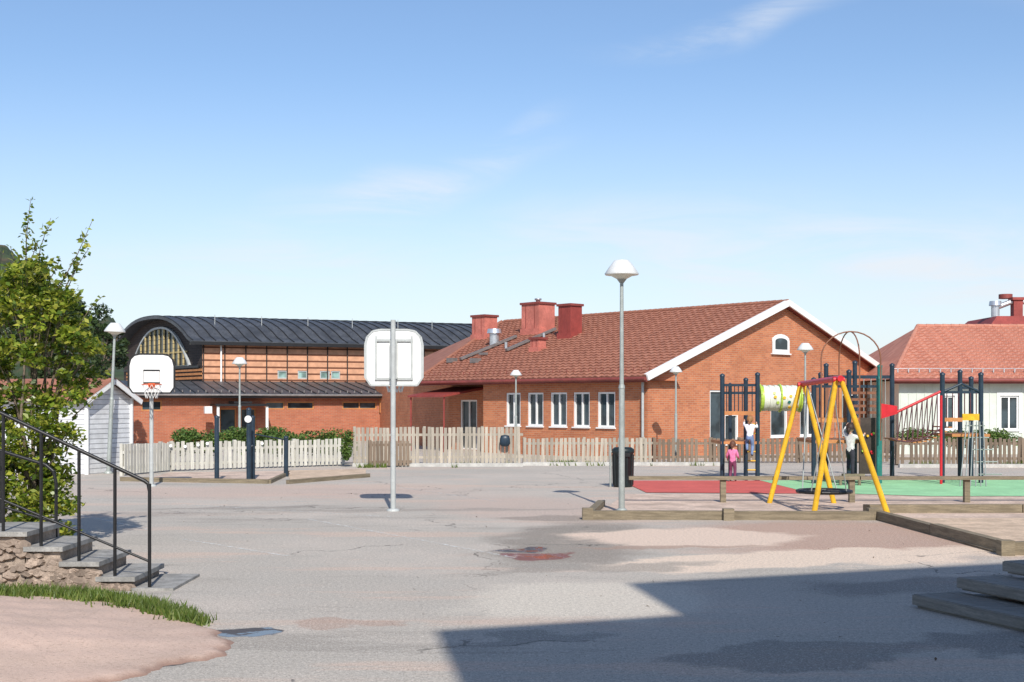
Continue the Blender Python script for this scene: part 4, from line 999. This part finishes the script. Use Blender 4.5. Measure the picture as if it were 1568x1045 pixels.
person((X(1122,32.6),32.6,.012),2.7,1.03,dict(wrL=(.17,-.12,.56),elL=(.15,-.02,.63),wrR=(-.12,-.12,.58),knL=(.06,-.05,.26),anL=(.06,.05,.07),toL=(.065,-.03,.03)),shirt=(.68,.2,.38),pants=(.16,.04,.09),hair=(.12,.05,.03),name='child_in_pink_jacket')
person((X(1148,32.95),32.95,.62),math.pi-.3,1.08,dict(spi=(0,-.03,.57),che=(0,-.05,.69),nec=(0,-.06,.78),hb=(0,-.06,.82),shL=(.095,-.05,.74),shR=(-.095,-.05,.74),elL=(.15,-.14,.76),wrL=(.15,-.2,.84),elR=(-.16,-.14,.70),wrR=(-.14,-.2,.78),
   knL=(.08,-.13,.36),anL=(.07,-.06,.18),toL=(.07,-.14,.15),knR=(-.06,-.06,.26),anR=(-.05,.0,.06),toR=(-.05,-.08,.04)),shirt=(.72,.74,.78),pants=(.16,.24,.42),hair=(.3,.15,.06),name='child_climbing_ladder')
person((X(1302,31.1),31.1,.22),2.4,1.3,dict(spi=(.0,-.01,.57),elL=(.17,-.06,.83),wrL=(.15,-.14,.94),shL=(.1,-.02,.76),elR=(-.17,-.08,.72),wrR=(-.17,-.2,.78),knL=(.1,-.14,.34),anL=(.09,-.08,.14),toL=(.09,-.17,.12),knR=(-.06,.02,.25),anR=(-.08,.06,.06),toR=(-.08,-.02,.03)),shirt=(.6,.58,.55),pants=(.025,.025,.035),hair=(.04,.02,.015),name='child_at_climbing_wall')
b=MB(); b.beam((X(1285,31.3),31.0,.27),(X(1318,31.3),31.0,.27),.16,.05,0)
b.cyl((X(1287,31),31.0,0),(X(1287,31),31.0,.25),.04,n=8); b.cyl((X(1316,31),31.0,0),(X(1316,31),31.0,.25),.04,n=8); b.build('balance_beam',[TIMBER])
# ------------------------------------------------------------------ sky, sun, camera
w=bpy.data.worlds.new('World'); scene.world=w; w.use_nodes=True; nt=w.node_tree
bg=nt.nodes['Background']; sky=N(nt,'ShaderNodeTexSky',sky_type='NISHITA'); sky.sun_disc=False
sky.sun_elevation=SE; sky.sun_rotation=math.pi-SA; sky.air_density=1.0; sky.dust_density=.7; sky.ozone_density=2.2; sky.altitude=50
tc=N(nt,'ShaderNodeTexCoord'); gen=tc.outputs['Generated']; sp=N(nt,'ShaderNodeSeparateXYZ'); nt.links.new(gen,sp.inputs[0])
mp=N(nt,'ShaderNodeMapping'); mp.inputs['Rotation'].default_value=(0,math.radians(-12),0); mp.inputs['Scale'].default_value=(5,5,26); nt.links.new(gen,mp.inputs[0])
n1=noise(nt,mp.outputs[0],1.2,9,.62,.7)
ywarp=N(nt,'ShaderNodeTexNoise'); ywarp.inputs['Scale'].default_value=5; nt.links.new(gen,ywarp.inputs['Vector'])
sb=N(nt,'ShaderNodeVectorMath',operation='SUBTRACT'); nt.links.new(ywarp.outputs['Color'],sb.inputs[0]); sb.inputs[1].default_value=(.5,.5,.5)
sc_=N(nt,'ShaderNodeVectorMath',operation='SCALE'); nt.links.new(sb.outputs[0],sc_.inputs[0]); sc_.inputs['Scale'].default_value=.09
ad=N(nt,'ShaderNodeVectorMath',operation='ADD'); nt.links.new(gen,ad.inputs[0]); nt.links.new(sc_.outputs[0],ad.inputs[1])
tot=None
for (cx,cz,rx,rz,rot,am) in ((-.083,.163,.085,.014,-.28,.75),(-.02,.185,.05,.01,-.5,.4),(.2,.283,.09,.010,-.1,.55),(.27,.115,.2,.022,.05,.7),(.09,.13,.09,.02,-.2,.45),(-.2,.105,.12,.02,-.1,.45),(.5,.3,.3,.03,.1,.5),(-.6,.4,.3,.04,-.2,.5)):
    mpp=N(nt,'ShaderNodeMapping',vector_type='TEXTURE'); nt.links.new(ad.outputs[0],mpp.inputs[0])
    mpp.inputs['Location'].default_value=(cx,.97,cz); mpp.inputs['Rotation'].default_value=(0,rot,0); mpp.inputs['Scale'].default_value=(rx,3,rz)
    l=N(nt,'ShaderNodeVectorMath',operation='LENGTH'); nt.links.new(mpp.outputs[0],l.inputs[0])
    m_=math_(nt,'MULTIPLY',ramp(nt,l.outputs['Value'],2.0,.1),am)
    tot=m_ if tot is None else math_(nt,'MAXIMUM',tot,m_)
cl=math_(nt,'MULTIPLY',tot,ramp(nt,n1,.3,.68))
hz=ramp(nt,sp.outputs[2],.26,-.05)
fac=math_(nt,'ADD',math_(nt,'MULTIPLY',cl,.85),math_(nt,'MULTIPLY',hz,.78),True)
skyc=mixc(nt,1.0,sky.outputs[0],(.93,.98,1.05),'MULTIPLY')
c=mixc(nt,fac,skyc,(5.8,6.1,6.5))
nt.links.new(c,bg.inputs[0]); bg.inputs[1].default_value=.145
sun=bpy.data.lights.new('sun','SUN'); sun.energy=5.0; sun.angle=math.radians(.5); sun.color=(1,.95,.875)
so=bpy.data.objects.new('sun',sun); COL.objects.link(so)
dv=Vector((sd.x*math.cos(SE),sd.y*math.cos(SE),math.sin(SE))); so.rotation_euler=dv.to_track_quat('Z','Y').to_euler()
cam=bpy.data.cameras.new('camera'); cam.lens=45; cam.sensor_width=36; cam.shift_y=(618-522.5)/1568; cam.clip_end=5000
co=bpy.data.objects.new('camera',cam); COL.objects.link(co); co.location=(0,0,H); co.rotation_euler=(math.pi/2,0,0); scene.camera=co
scene.view_settings.view_transform='Standard'; scene.view_settings.look='None'; scene.view_settings.exposure=0
